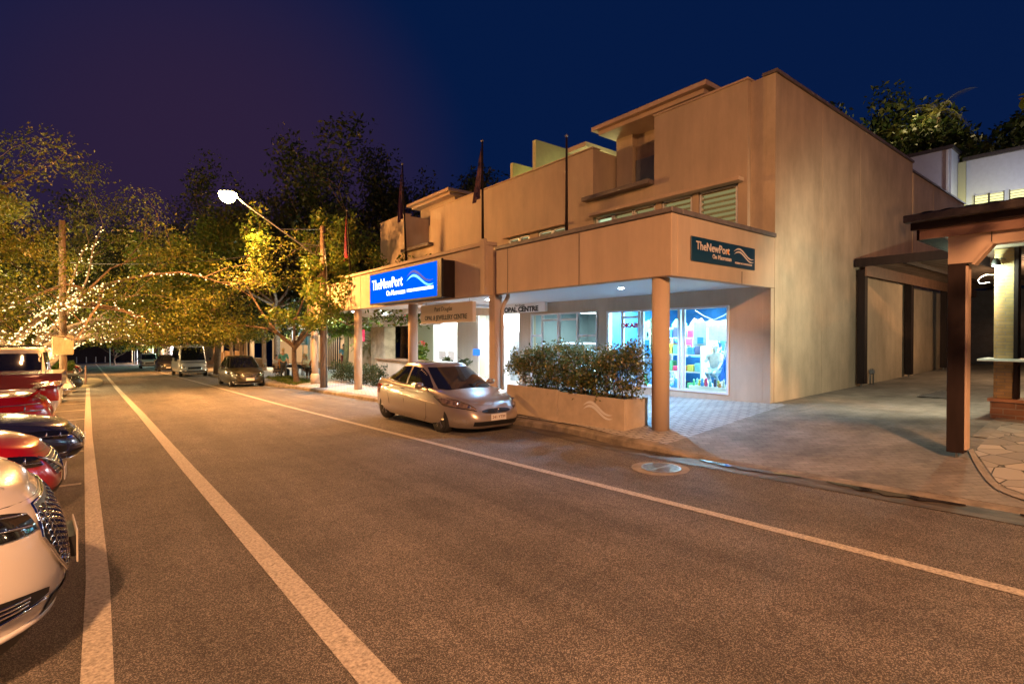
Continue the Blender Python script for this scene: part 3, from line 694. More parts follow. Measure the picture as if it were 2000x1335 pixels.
    def cfront(s, yn, h, sg=1, e=0.008):
        """yn -1..1 of the half width"""
        xf, xr, xc, w_ = s.cabpar(h); n = s.cab.get('n', 5.0); x = xc + sg * (xf - xc) * (1 - min(.999, abs(yn)) ** n) ** (1 / n)
        return (x + sg * e, yn * w_ * (1 + e), s.cz(x, h) + e)
    def cabin(s, nphi=88):
        c = s.cab; hs = [0, .15, .3, .45, .6, .75, .87, .95, 1.0]; n = nphi
        ph = [2 * math.pi * (i + .5) / n for i in range(n)]
        rows = []
        for h in hs:
            rows.append([s.cpt(p, h) for p in ph])
        # rounded roof edge
        r1 = [(x * .985 + .015 * (c['xB'] + c['xC']) / 2, y * .965, z + 0.018) for x, y, z in rows[-1]]; rows.append(r1)
        vs = [p for r_ in rows for p in r_]
        F = [(i*n+k, i*n+(k+1)%n, (i+1)*n+(k+1)%n, (i+1)*n+k) for i in range(len(rows)-1) for k in range(n)]
        top0 = (len(rows) - 1) * n; ncol = 8; idx = []
        for k in range(n // 2):
            a = vs[top0 + k]; b_ = vs[top0 + n - 1 - k]; row = [top0 + k]; yr = max(abs(a[1]), 1e-3)
            for j in range(1, ncol):
                y = a[1] + (b_[1] - a[1]) * j / ncol; vs.append((a[0], y, a[2] + 0.035 * (1 - abs(y / yr) ** 2) * min(1, yr / .3))); row.append(len(vs) - 1)
            row.append(top0 + n - 1 - k); idx.append(row)
        for i in range(len(idx) - 1):
            for j in range(ncol): F.append((idx[i][j], idx[i+1][j], idx[i+1][j+1], idx[i][j+1]))
        F.append(tuple(idx[0])); F.append(tuple(idx[-1])[::-1]); F.append(tuple(range(n))[::-1])
        return MB().add(vs, F)

def sheet(rows, name, m, parent, smooth=True, thick=0.0, **k):
    mb = MB(); mb.grid(rows); o = mb.build(name, m, parent, smooth=smooth)
    return o
def cols(fn, pol_lo, pol_hi, x0, x1, n=14, m=5):
    """rows of points over x0..x1 between two curves lo(x) and hi(x); fn(x, v)"""
    out_ = []
    for i in range(n + 1):
        x = lerp(x0, x1, i / n); lo = ipl(pol_lo, x); hi = ipl(pol_hi, x)
        out_.append([fn(x, lerp(lo, hi, j / m)) for j in range(m + 1)])
    return out_

def wheel(parent, x, y, r, wd, sg, spokes=5, rimmat=None):
    t = MB(); t.lathe([(r * .62, -wd / 2), (r * .93, -wd / 2), (r, -wd / 2 + .035), (r, wd / 2 - .035), (r * .93, wd / 2), (r * .64, wd / 2), (r * .62, wd / 2 - .05)], (0, 0, 0), 28, 'y')
    o = t.build('wheel', M['rubber'], parent, smooth=False); o.location = (x, y, r)
    for p in o.data.polygons: p.use_smooth = len(p.vertices) == 4
    q = MB(); f = wd / 2 * sg
    q.lathe([(r * .635, f - .02 * sg), (r * .66, f - .004 * sg), (r * .60, f - .012 * sg), (r * .58, f - .07 * sg)], (0, 0, 0), 28, 'y'); q.f = [p for p in q.f if len(p) == 4]; q.mi = [0] * len(q.f)
    for i in range(spokes):
        a = 2 * math.pi * i / spokes + .3
        for da in (-.13, .13):
            c1, s1 = math.cos(a), math.sin(a); c2, s2 = math.cos(a + da), math.sin(a + da)
            q.tube([(c1 * r * .08, f - .02 * sg, s1 * r * .08), (c2 * r * .35, f - .018 * sg, s2 * r * .35), (c2 * r * .60, f - .02 * sg, s2 * r * .60)], [.025, .02, .024], 6)
    q.lathe([(.06, f - .03 * sg), (.055, f - .008 * sg), (.02, f - .004 * sg)], (0, 0, 0), 16, 'y')
    q.build('rim', rimmat or M['alloy'], o, smooth=False)
    d = MB(); d.lathe([(r * .6, f - .08 * sg), (r * .6, f - .085 * sg)], (0, 0, 0), 20, 'y'); d.build('brake_disc', M['black'], o)
    return o
def arches(o, wheels, r, W_):
    """cut the wheel arches"""
    mb = MB()
    for x in wheels:
        for sg in (1, -1):
            mb.lathe([(r, sg * (W_ / 2 - .30)), (r, sg * (W_ / 2 + .2))], (x, 0, r / 1.13), 32, 'y')
    c = mb.build('cutter_tmp', M['black'])
    md = o.modifiers.new('cut', 'BOOLEAN'); md.operation = 'DIFFERENCE'; md.object = c; md.solver = 'EXACT'
    c.data.materials.clear(); c.data.materials.append(M['black'])
    dg = bpy.context.evaluated_depsgraph_get(); me = bpy.data.meshes.new_from_object(o.evaluated_get(dg), depsgraph=dg)
    o.modifiers.clear()
    if len(me.polygons) > 100: o.data = me
    bpy.data.objects.remove(c)
    me.shade_smooth() if hasattr(me, 'shade_smooth') else None
    # darken the arch interiors
    if len(me.materials) < 2: me.materials.append(M['black'])
    for p in me.polygons:
        cx_, cy_, cz_ = p.center
        for x in wheels:
            d = math.hypot(cx_ - x, cz_ - r / 1.13)
            if (abs(d - r) < .012 and abs(p.normal.y) < .4) or (d < r and abs(abs(cy_) - (W_ / 2 - .30)) < .02): p.material_index = 1
    es = [e for e in me.edges]
    try:
        me.set_sharp_from_angle(angle=R(38))
    except Exception: pass
    return o
def wins(car, root, spans, hb=.10, ht=.90, mtl=None):
    """side windows: spans [(x0,x1 at foot ; slant front, slant rear)]"""
    for sg in (1, -1):
        for (x0, x1, h0, h1, h2, h3) in spans:
            # h0,h1 = heights at rear edge (lo, hi), h2,h3 at front edge (lo, hi) ; between, linear with mid lift
            xm = (x0 + x1) / 2
            rows = cols(lambda x, h: car.cside(x, h, sg), [(x0, h0), (x1, h2)], [(x0, h1), (lerp(x0, x1, .25), max(h1, min(ht, h1 + (ht - h1) * .8))), (lerp(x0, x1, .55), ht if max(h1, h3) > .6 or True else ht), (x1, h3)], x0, x1, 16, 4)
            sheet(rows, 'side_window', mtl or M['glass'], root)
def plate(root, c, xdir, txt, sz=.085, w_=.372, h_=.134, bg=None):
    x = Vector(xdir).normalized(); up = Vector((0, 0, 1)); n = x.cross(up); c = Vector(c)
    mb = MB(); A = [c + x * a + up * b_ + n * d for d in (-.004, .004) for a, b_ in ((-w_/2, -h_/2), (w_/2, -h_/2), (w_/2, h_/2), (-w_/2, h_/2))]
    mb.hexa(A[:4], A[4:]); p = mb.build('number_plate', bg or M['white'], root, bevel=.004)
    if txt: text(txt, 'plate_letters', sz, M['platetxt'], p, c + n * .0055, x, up, ext=.001)
    return p
M['platetxt'] = mat('plate_text', (0.12, 0.01, 0.02), 0.5)

M['lens2'] = mat('smoky_headlight', (0.10, 0.08, 0.07), 0.08, spec=.9, metal=.3, coat=1.0, noise=.8, nscale=14, col2=(.5, .36, .26))
def sedan():
    L, Wd = 4.37, 1.70
    car = Car(L, Wd, [(-2.2, .88), (-1.9, .98), (-1.5, 1.0), (-.8, .97), (.2, .94), (.85, .93), (1.3, .87), (1.75, .78), (2.05, .68), (2.2, .60)], zb=.19, nf=4.0, nr=4.4, side=[(0, .955), (.1, .98), (.4, 1.0), (.6, 1.0), (.8, .98), (.93, .945), (1, .90)],
              front=[(0, .955), (.15, .985), (.4, 1.0), (.65, .985), (.85, .95), (1, .915)], crown=.045,
              cab=dict(xA=1.28, xB=.28, xC=-.75, xD=-1.78, zr=1.435, wb=.775, wr=.57, n=4.6, pf=.95, pr=.72, rake=.045))
    return car
P_SIL = paint('silver_paint', (0.44, 0.385, 0.34), 0.55, .3)
def build_common(root, car, pm, wx, wr, trim=None, hl=True):
    bo = car.body().build('body', pm, root, smooth=True); arches(bo, wx, wr * 1.13, car.W)
    cb = car.cabin().build('roof', pm, root, smooth=True)
    for x in wx:
        for sg in (1, -1): wheel(root, x, sg * (min(car.side(x, .5)[1], car.side(x + .2, .4)[1] + .03) - .115), wr, .19, sg)
    # windscreens
    sheet([[car.cfront(lerp(-.86, .86, i / 16), lerp(.08, .90, j / 8)) for j in range(9)] for i in range(17)], 'windscreen', M['glass'], root)
    sheet([[car.cfront(lerp(-.84, .84, i / 16), lerp(.12, .88, j / 8), -1) for j in range(9)] for i in range(17)], 'rear_window', M['glass'], root)
    return bo, cb
def gapline(root, pts, fn, w_=.006, name='door_gap'):
    mb = MB(); P = [Vector(fn(*p)) for p in pts]; mb.tube(P, w_, 4); return mb.build(name, M['black'], root)

def make_sedan(root):
    car = sedan(); wx = (1.27, -1.28); wr = .305
    bo, cb = build_common(root, car, P_SIL, wx, wr)
    for sg in (1, -1):
        rows = cols(lambda x, h: car.cside(x, h, sg), [(-1.42, .30), (-1.1, .14), (-.24, .07)], [(-1.42, .34), (-1.0, .70), (-.6, .87), (-.24, .90)], -1.42, -.24, 16, 4); sheet(rows, 'side_window', M['glass'], root)
        rows = cols(lambda x, h: car.cside(x, h, sg), [(-.16, .07), (.86, .07)], [(-.16, .90), (.22, .88), (.5, .62), (.86, .14)], -.16, .86, 16, 4); sheet(rows, 'side_window', M['glass'], root)
        # lights: swept back headlamp
        rows = []
        for i in range(15):
            t = i / 14; y = lerp(.44, .80, t); lo = lerp(.555, .645, t ** .8); hi = lerp(.60, .825, t ** .7) if t < .85 else lerp(.80, .76, (t - .85) / .15)
            rows.append([car.front(sg * y, lerp(lo, hi, j / 5), .016) for j in range(6)])
        h = sheet(rows, 'headlight', M['lens2'], root)
        rim_ = MB(); rim_.tube([car.front(sg * lerp(.44, .80, i / 14), lerp(.555, .645, (i / 14) ** .8), .018) for i in range(15)] + [car.front(sg * lerp(.80, .44, i / 14), lerp(.60, .825, (1 - i / 14) ** .7) if i > 2 else .80, .018) for i in range(15)], .006, 5); rim_.build('lamp_surround', M['black'], h)
        mb = MB()
        for (y, z, r_) in ((.55, .63, .04), (.67, .69, .05)):
            p = car.front(sg * y, z, .016); mb.lathe([(r_, .0), (r_ * .8, .012), (.004, .018)], p, 16, 'x')
        mb.build('lamp_bulb', M['chrome'], h, smooth=True)
        rows = cols(lambda z, y: car.front(sg * y, z, .006, -1), [(.62, .56), (.86, .60)], [(.62, .80), (.86, .80)], .62, .86, 6, 6); sheet(rows, 'tail_light', M['redlens'], root)
        # mirror
        mb = MB(); mb.lathe([(.001, -.09), (.06, -.08), (.085, -.03), (.088, .03), (.07, .08), (.001, .10)], (.66, sg * .93, 1.0), 14, 'y')
        mb.v = [(p[0], p[1], 1.0 + (p[2] - 1.0) * .85) for p in mb.v]; mb.tube([(.68, sg * .76, .95), (.66, sg * .86, .965)], .022, 8); mb.build('mirror', P_SIL, root, smooth=True)
        for x in (-.32, -1.1):
            mb = MB(); a = Vector(car.side(x - .09, .86, sg, .012)); b_ = Vector(car.side(x + .09, .865, sg, .012)); mb.tube([a, (a + b_) / 2 + Vector((0, sg * .012, .003)), b_], [.012, .014, .012], 8); mb.build('handle', P_SIL, root, smooth=True)
        gapline(root, [(.72, .93), (.80, .60), (.78, .30), (.70, .22)], lambda x, z: car.side(x, z, sg, .001)); gapline(root, [(-.20, .95), (-.20, .60), (-.20, .22)], lambda x, z: car.side(x, z, sg, .001)); gapline(root, [(-1.25, .97), (-1.12, .80), (-.98, .55), (-.95, .42)], lambda x, z: car.side(x, z, sg, .001))
        # crease along the flank
        mb = MB(); mb.tube([car.side(lerp(-1.9, 1.5, i / 20), lerp(.80, .62, i / 20), sg, -.004) for i in range(21)], .009, 6); mb.build('side_crease', P_SIL, root, smooth=True)
    gapline(root, [(y, 0) for y in [-.76 + .0763 * i for i in range(21)]], lambda y, _: car.front(y, lerp(.70, .655, 1 - abs(y) / .76), .0), name='bonnet_gap', w_=.005)
    # grille slot, lower intake, badge
    rows = [[car.front(lerp(-.34, .34, i / 16), .545 + (lerp(-1, 1, j / 4)) * .045 * (1 - (abs(lerp(-1, 1, i / 16))) ** 4 * .75), .010) for j in range(5)] for i in range(17)]
    g = sheet(rows, 'grille', M['black'], root)
    mb = MB(); ring = [(1 * .06 * math.cos(a), .55 + .032 * math.sin(a)) for a in [2 * math.pi * i / 20 for i in range(21)]]
    mb.tube([car.front(y, z, .012) for y, z in ring], .005, 6); mb.tube([car.front(-.022, .53, .013), car.front(-.008, .572, .013)], .005, 6); mb.tube([car.front(.008, .53, .013), car.front(.022, .572, .013)], .005, 6); mb.tube([car.front(-.016, .549, .013), car.front(.016, .553, .013)], .005, 6)
    mb.build('badge', M['chrome'], g, smooth=True)
    rows = [[car.front(lerp(-.52, .52, i / 16), lerp(.25, .345, j / 3) , .004) for j in range(4)] for i in range(17)]; sheet(rows, 'lower_intake', M['black'], root)
    for sg in (1, -1):
        rows = [[car.front(sg * lerp(.62, .74, i / 6), lerp(.30, .39, j / 3), .005) for j in range(4)] for i in range(7)]; sheet(rows, 'fog_light', M['lens'], root)
    p = car.front(0, .42, .018); plate(root, p, (0, 1, 0), '241·YTM')
    return car
t_ = thing('parked_car', 'silver compact sedan parked at the kerb facing the camera beside the planter', 'car', (6.25, 10.66, gz(0, 10.66)), R(-90 + .6)); t_.scale = (1.06, 1, .95); 
t_.rotation_euler = (0, R(-1.6) * 0, R(-90.6))
make_sedan(t_)

# ---- white SUV in the left foreground, nose towards the road
P_WHT = paint('white_pearl_paint', (0.80, 0.77, 0.74), 0.0, .28)
def make_suv(root):
    L, Wd = 4.6, 1.88
    car = Car(L, Wd, [(-2.3, 1.0), (-1.8, 1.08), (-.5, 1.07), (.6, 1.06), (1.1, 1.05), (1.6, 1.0), (2.0, .94), (2.2, .88), (2.3, .82)], zb=.24, nf=3.1, nr=4.0,
              front=[(0, .93), (.12, .965), (.3, .995), (.5, 1.0), (.7, .992), (.88, .97), (1, .935)], crown=.075,
              cab=dict(xA=1.15, xB=.35, xC=-1.5, xD=-2.05, zr=1.67, wb=.84, wr=.62, n=4.6, pf=.95, pr=.7, rake=.03))
    wx = (1.42, -1.30); wr = .35
    bo, cb = build_common(root, car, P_WHT, wx, wr)
    for sg in (1, -1):
        rows = cols(lambda x, h: car.cside(x, h, sg), [(-1.9, .2), (.75, .08)], [(-1.9, .5), (-1.4, .88), (.2, .9), (.75, .14)], -1.9, .75, 24, 4); sheet(rows, 'side_window', M['glass'], root)
        # headlamp: thin wedge sweeping back along the corner
        rows = []
        for i in range(25):
            t = i / 24; y = lerp(.47, .905, t); zc = lerp(.80, .875, t); hh = .02 + .058 * math.sin(math.pi * min(1, .12 + t * .80)) ** .8
            rows.append([car.front(sg * y, zc + lerp(-hh, hh * .62, j / 6), .006) for j in range(7)])
        h = sheet(rows, 'headlight', M['glass'], root)
        mb = MB(); mb.tube([car.front(sg * lerp(.50, .88, i / 14), lerp(.775, .845, i / 14), .010) for i in range(15)], .007, 6)
        mb.tube([car.front(sg * lerp(.48, .90, i / 14), lerp(.825, .905, i / 14) + .0, .009) for i in range(15)], .005, 6); mb.build('light_bar', M['chrome'], h, smooth=True)
        mb = MB()
        for yy, zz in ((.62, .82), (.74, .84)): mb.lathe([(.036, 0), (.028, .01), (.003, .014)], car.front(sg * yy, zz, .003), 16, 'x')
        mb.build('lamp_bulb', M['lens'], h, smooth=True)
        # fog recess
        rows = []
        for i in range(19):
            t = i / 18; y = lerp(.46, .895, t); hh = .012 + .062 * t ** .8 if t < .8 else .062 * .88 + .012 - (t - .8) * .1
            zc = lerp(.47, .475, t); rows.append([car.front(sg * y, zc + lerp(-hh, hh, j / 5), .005) for j in range(6)])
        f_ = sheet(rows, 'fog_lamp_recess', M['black'], root)
        mb = MB()
        for dz in (-.03, .0, .03): mb.tube([car.front(sg * lerp(.56, .88, i / 10), .47 + dz * (.5 + .5 * i / 10), .010) for i in range(11)], .006, 6)
        mb.tube([car.front(sg * lerp(.47, .90, i / 14), .465 - .02 - .055 * (i / 14), .010) for i in range(15)], .008, 6)
        mb.build('trim_bar', M['chrome'], f_, smooth=True)
        # bumper lip
        mb = MB(); mb.tube([car.front(sg * lerp(.0, .92, i / 16), .345 - .0 * i, .002) for i in range(17)], .014, 8); mb.build('bumper_lip', P_WHT, root, smooth=True)
        rows = [[car.front(sg * lerp(.0, .925, i / 16), lerp(.245, .325, j / 3), .004) for j in range(4)] for i in range(17)]; sheet(rows, 'valance', M['black'], root)
        mb = MB(); mb.lathe([(.001, -.12), (.07, -.1), (.1, -.03), (.1, .04), (.08, .1), (.001, .12)], (.62, sg * 1.03, 1.13), 14, 'y'); mb.build('mirror', P_WHT, root, smooth=True)
        rows = cols(lambda z, y: car.front(sg * y, z, .006, -1), [(.72, .5), (.98, .6)], [(.72, .9), (.98, .88)], .72, .98, 6, 6); sheet(rows, 'tail_light', M['redlens'], root)
        gapline(root, [(1.72 + .1 * math.sin(i), .905 + 0 * i) for i in range(1)] + [(1.75, .905), (1.4, .965), (1.0, 1.01)], lambda x, z: car.side(x, z, sg, .001), name='bonnet_gap')
        # bonnet crease
        mb = MB(); mb.tube([car.top(lerp(2.05, 1.15, i / 12), sg * lerp(.42, .60, i / 12), -.001) for i in range(13)], .010, 6); mb.build('bonnet_crease', P_WHT, root, smooth=True)
    gapline(root, [(y, 0) for y in [-.86 + .0717 * i for i in range(25)]], lambda y, _: car.front(y, lerp(.90, .855, 1 - (abs(y) / .86) ** 2), .0), name='bonnet_gap', w_=.006)
    # hexagonal grille: dark sheet + honeycomb + chrome surround
    def gy(z): return ipl([(.50, .30), (.58, .40), (.70, .475), (.80, .44), (.845, .40)], z)
    rows = [[car.front(lerp(-gy(z), gy(z), i / 20), z, .008) for z in [lerp(.50, .845, j / 10) for j in range(11)]] for i in range(21)]
    g = sheet(rows, 'grille', M['black'], root)
    mb = MB(); r_ = .030
    for a in range(-14, 15):
        for b_ in range(-10, 11):
            y = a * r_ * 1.55; z = .67 + b_ * r_ * .95 + (r_ * .475 if a % 2 else 0)
            if not (.52 < z < .825) or abs(y) > gy(z) - .02: continue
            ring = [car.front(y + r_ * .62 * math.cos(q), z + r_ * .40 * math.sin(q), .014) for q in [k * math.pi / 3 for k in range(7)]]
            mb.tube(ring, .0034, 4, caps=False)
    mb.build('grille_mesh', mat('dark_chrome', (.45, .43, .42), .2, metal=1.0), g)
    mb = MB(); ring = [(gy(z), z) for z in [lerp(.50, .845, j / 10) for j in range(11)]]; ring = ring + [(-y, z) for y, z in ring[::-1]] + [ring[0]]
    dense = []
    for (a, z1), (b_, z2) in zip(ring, ring[1:]):
        for k in range(6): dense.append((lerp(a, b_, k / 6), lerp(z1, z2, k / 6)))
    dense.append(dense[0]); mb.tube([car.front(y, z, .010) for y, z in dense], .009, 8); mb.build('grille_surround', M['chrome'], g, smooth=True)
    rows = [[car.front(lerp(-.42, .42, i / 16), lerp(.345, .43, j / 3), .005) for j in range(4)] for i in range(17)]; sheet(rows, 'lower_intake', M['black'], root)
    p = car.front(0, .56, .045); pl_ = plate(root, p, (0, 1, 0), '', w_=.372, h_=.16, bg=M['platebrown'])
    mb = MB(); mb.box(p[0] - .05, p[0] - .005, -.17, .17, .51, .61); mb.build('plate_holder', M['black'], root)
    return car
M['platebrown'] = mat('plate_face', (0.70, 0.66, 0.58), 0.4)
t_ = thing('parked_suv', 'white SUV nosed towards the road in the near left corner, chrome mesh grille', 'car', (-0.17 - 2.30, 3.80, gz(0, 3.4) - .03), R(5))
make_suv(t_); t_.scale = (1, 1, 1.15)

# ---- red hatchback nose
def make_hatch(root, pm, tall=1.0, chrome=True, L=4.3, Wd=1.78, txt=''):
    car = Car(L, Wd, [(-2.15, .92 * tall), (-1.7, 1.0 * tall), (-.5, .98 * tall), (.7, .95 * tall), (1.2, .92 * tall), (1.7, .84 * tall), (2.0, .76 * tall), (2.15, .70 * tall)], zb=.2, nf=3.1, nr=4.0,
              front=[(0, .95), (.12, .98), (.3, 1.0), (.55, .995), (.8, .965), (1, .92)], crown=.06,
              cab=dict(xA=1.15, xB=.3, xC=-1.3, xD=-1.95, zr=1.5 * tall, wb=.79, wr=.58, n=4.4, pf=.95, pr=.7, rake=.04))
    wx = (1.33, -1.25); wr = .32
    build_common(root, car, pm, wx, wr)
    for sg in (1, -1):
        rows = cols(lambda x, h: car.cside(x, h, sg), [(-1.7, .2), (.75, .08)], [(-1.7, .5), (-1.2, .88), (.15, .9), (.75, .14)], -1.7, .75, 24, 4); sheet(rows, 'side_window', M['glass'], root)
        rows = []
        for i in range(21):
            t = i / 20; y = lerp(.42, .86, t); zc = lerp(.66, .745, t) * tall; hh = .02 + .055 * math.sin(math.pi * min(1, .15 + t * .85)) ** .7
            rows.append([car.front(sg * y, zc + lerp(-hh, hh * .7, j / 5), .006) for j in range(6)])
        h = sheet(rows, 'headlight', M['glass'], root)
        mb = MB()
        for yy, zz in ((.56, .675), (.66, .70), (.76, .715)): mb.lathe([(.040, 0), (.032, .012), (.003, .016)], car.front(sg * yy, zz * tall, .004), 16, 'x')
        mb.tube([car.front(sg * lerp(.44, .84, i / 12), lerp(.63, .70, i / 12) * tall, .010) for i in range(13)], .006, 6)
        mb.build('lamp_bulb', M['chrome'], h, smooth=True)
        rows = [[car.front(sg * lerp(.56, .80, i / 8), lerp(.34, .44, j / 3), .005) for j in range(4)] for i in range(9)]; f_ = sheet(rows, 'fog_light', M['black'], root)
        mb = MB(); mb.tube([car.front(sg * lerp(.56, .81, i / 8), .33, .010) for i in range(9)], .008, 6); mb.build('trim_bar', M['chrome'], f_, smooth=True)
        mb = MB(); mb.lathe([(.001, -.1), (.06, -.09), (.09, -.03), (.09, .04), (.07, .09), (.001, .11)], (.62, sg * .97, 1.02 * tall), 14, 'y'); mb.build('mirror', pm, root, smooth=True)
        rows = cols(lambda z, y: car.front(sg * y, z, .006, -1), [(.66, .5), (.9, .58)], [(.66, .84), (.9, .82)], .66, .9, 6, 6); sheet(rows, 'tail_light', M['redlens'], root)
        gapline(root, [(.70, .9), (.78, .60), (.76, .30)], lambda x, z: car.side(x, z, sg, .001)); gapline(root, [(-.3, .94), (-.3, .60), (-.3, .25)], lambda x, z: car.side(x, z, sg, .001))
    gapline(root, [(y, 0) for y in [-.8 + .0667 * i for i in range(25)]], lambda y, _: car.front(y, lerp(.765, .715, 1 - (abs(y) / .8) ** 2) * tall, .0), name='bonnet_gap', w_=.005)
    rows = [[car.front(lerp(-.40, .40, i / 16) * (1 - .25 * j / 6), lerp(.67, .47, j / 6) * tall, .006) for j in range(7)] for i in range(17)]; g = sheet(rows, 'grille', M['black'], root)
    mb = MB()
    for k in range(6): mb.tube([car.front(lerp(-.39, .39, i / 12) * (1 - .25 * k / 6), lerp(.665, .48, k / 5) * tall, .012) for i in range(13)], .006, 6)
    if chrome: mb.tube([car.front(lerp(-.42, 0, i / 8), lerp(.69, .46, i / 8) * tall, .014) for i in range(9)], .014, 6); mb.tube([car.front(lerp(.42, 0, i / 8), lerp(.69, .46, i / 8) * tall, .014) for i in range(9)], .014, 6)
    mb.build('grille_bars', M['chrome'], g, smooth=True)
    rows = [[car.front(lerp(-.5, .5, i / 16), lerp(.23, .33, j / 3), .005) for j in range(4)] for i in range(17)]; sheet(rows, 'lower_intake', M['black'], root)
    mb = MB(); mb.tube([car.front(lerp(-.8, .8, i / 20), .225, .012) for i in range(21)], .014, 6); mb.build('bumper_lip', M['chrome'], root, smooth=True)
    p = car.front(0, .44, .03); plate(root, p, (0, 1, 0), txt)
    return car
P_RED = paint('bright_red_paint', (0.50, 0.008, 0.012), 0.1, .28)
t_ = thing('parked_hatchback', 'bright red hatchback nosed towards the road, next to the white SUV', 'car', (-0.34 - 2.17, 7.55, gz(0, 7.55))); make_hatch(t_, P_RED)
P_BLU = paint('dark_blue_paint', (0.03, 0.035, 0.10), 0.3, .25)
t_ = thing('parked_hatchback', 'dark blue low car nosed furthest out to the parking line behind the red hatchback', 'car', (-0.22 - 2.17, 10.45, gz(0, 10.45))); make_hatch(t_, P_BLU, tall=.88, chrome=False)
# ---- red coupe with a raised tail spoiler and clear tail lamps, tail to the road
P_RED2 = paint('deep_red_paint', (0.42, 0.008, 0.012), 0.1, .22)
def make_coupe(root, pm):
    car = Car(4.5, 1.8, [(-2.25, .84), (-1.9, .95), (-1.5, .97), (-.6, .92), (.5, .90), (1.1, .86), (1.7, .76), (2.1, .66), (2.25, .6)], zb=.2, nf=2.8, nr=2.9, crown=.05,
              rear=[(0, .93), (.15, .975), (.4, 1.0), (.7, .99), (.9, .965), (1, .94)],
              cab=dict(xA=1.1, xB=.2, xC=-.6, xD=-1.5, zr=1.36, wb=.77, wr=.55, n=4.4, pf=.95, pr=.8, rake=.05))
    build_common(root, car, pm, (1.38, -1.3), .33)
    for sg in (1, -1):
        rows = cols(lambda x, h: car.cside(x, h, sg), [(-1.15, .25), (.72, .08)], [(-1.15, .4), (-.6, .86), (.1, .9), (.72, .14)], -1.15, .72, 24, 4); sheet(rows, 'side_window', M['glass'], root)
        rows = cols(lambda z, y: car.front(sg * y, z, .008, -1), [(.52, .42), (.84, .45)], [(.52, .865), (.70, .865), (.84, .82)], .52, .84, 8, 10); h = sheet(rows, 'tail_light', M['redlens'], root)
        mb = MB()
        for zz in (.60, .74): mb.lathe([(.062, 0), (.05, -.016), (.004, -.02)], car.front(sg * .66, zz, .010, -1), 18, 'x')
        for k in range(3): mb.tube([car.front(sg * lerp(.45, .86, i / 10), .56 + .13 * k, .016, -1) for i in range(11)], .010, 6)
        mb.build('lamp_bezel', M['chrome'], h, smooth=True)
        mb = MB(); mb.lathe([(.001, -.1), (.06, -.09), (.08, -.03), (.08, .04), (.06, .09), (.001, .11)], (.6, sg * .97, .98), 14, 'y'); mb.build('mirror', pm, root, smooth=True)
        mb = MB(); mb.tube([(-1.95, sg * .66, .96), (-2.1, sg * .68, 1.10)], .03, 8); mb.build('spoiler_strut', pm, root, smooth=True)
    P = []
    for i in range(17):
        y = lerp(-.80, .80, i / 16); e = 1 - (abs(y) / .8) ** 6 * .5
        P.append([(-1.95 * e ** .1, y, 1.115), (-2.1, y, 1.145 + .0), (-2.36 * (e ** .15), y, 1.165), (-2.36 * (e ** .15), y, 1.14), (-2.1, y, 1.115), (-1.95 * e ** .1, y, 1.11)])
    mb = MB(); mb.grid(P); mb.build('spoiler', pm, root, smooth=True)
    mb = MB(); mb.tube([car.front(lerp(-.84, .84, i / 20), .46, .02, -1) for i in range(21)], .035, 8); mb.build('bumper', M['chrome'], root, smooth=True)
    p = car.front(0, .66, .03, -1); plate(root, p, (0, -1, 0), '')
t_ = thing('parked_coupe', 'deep red coupe with raised tail spoiler, its chrome rimmed tail lamps towards the road', 'car', (-0.72 - 2.3, 13.9, gz(0, 13.9)), R(180)); make_coupe(t_, P_RED2)

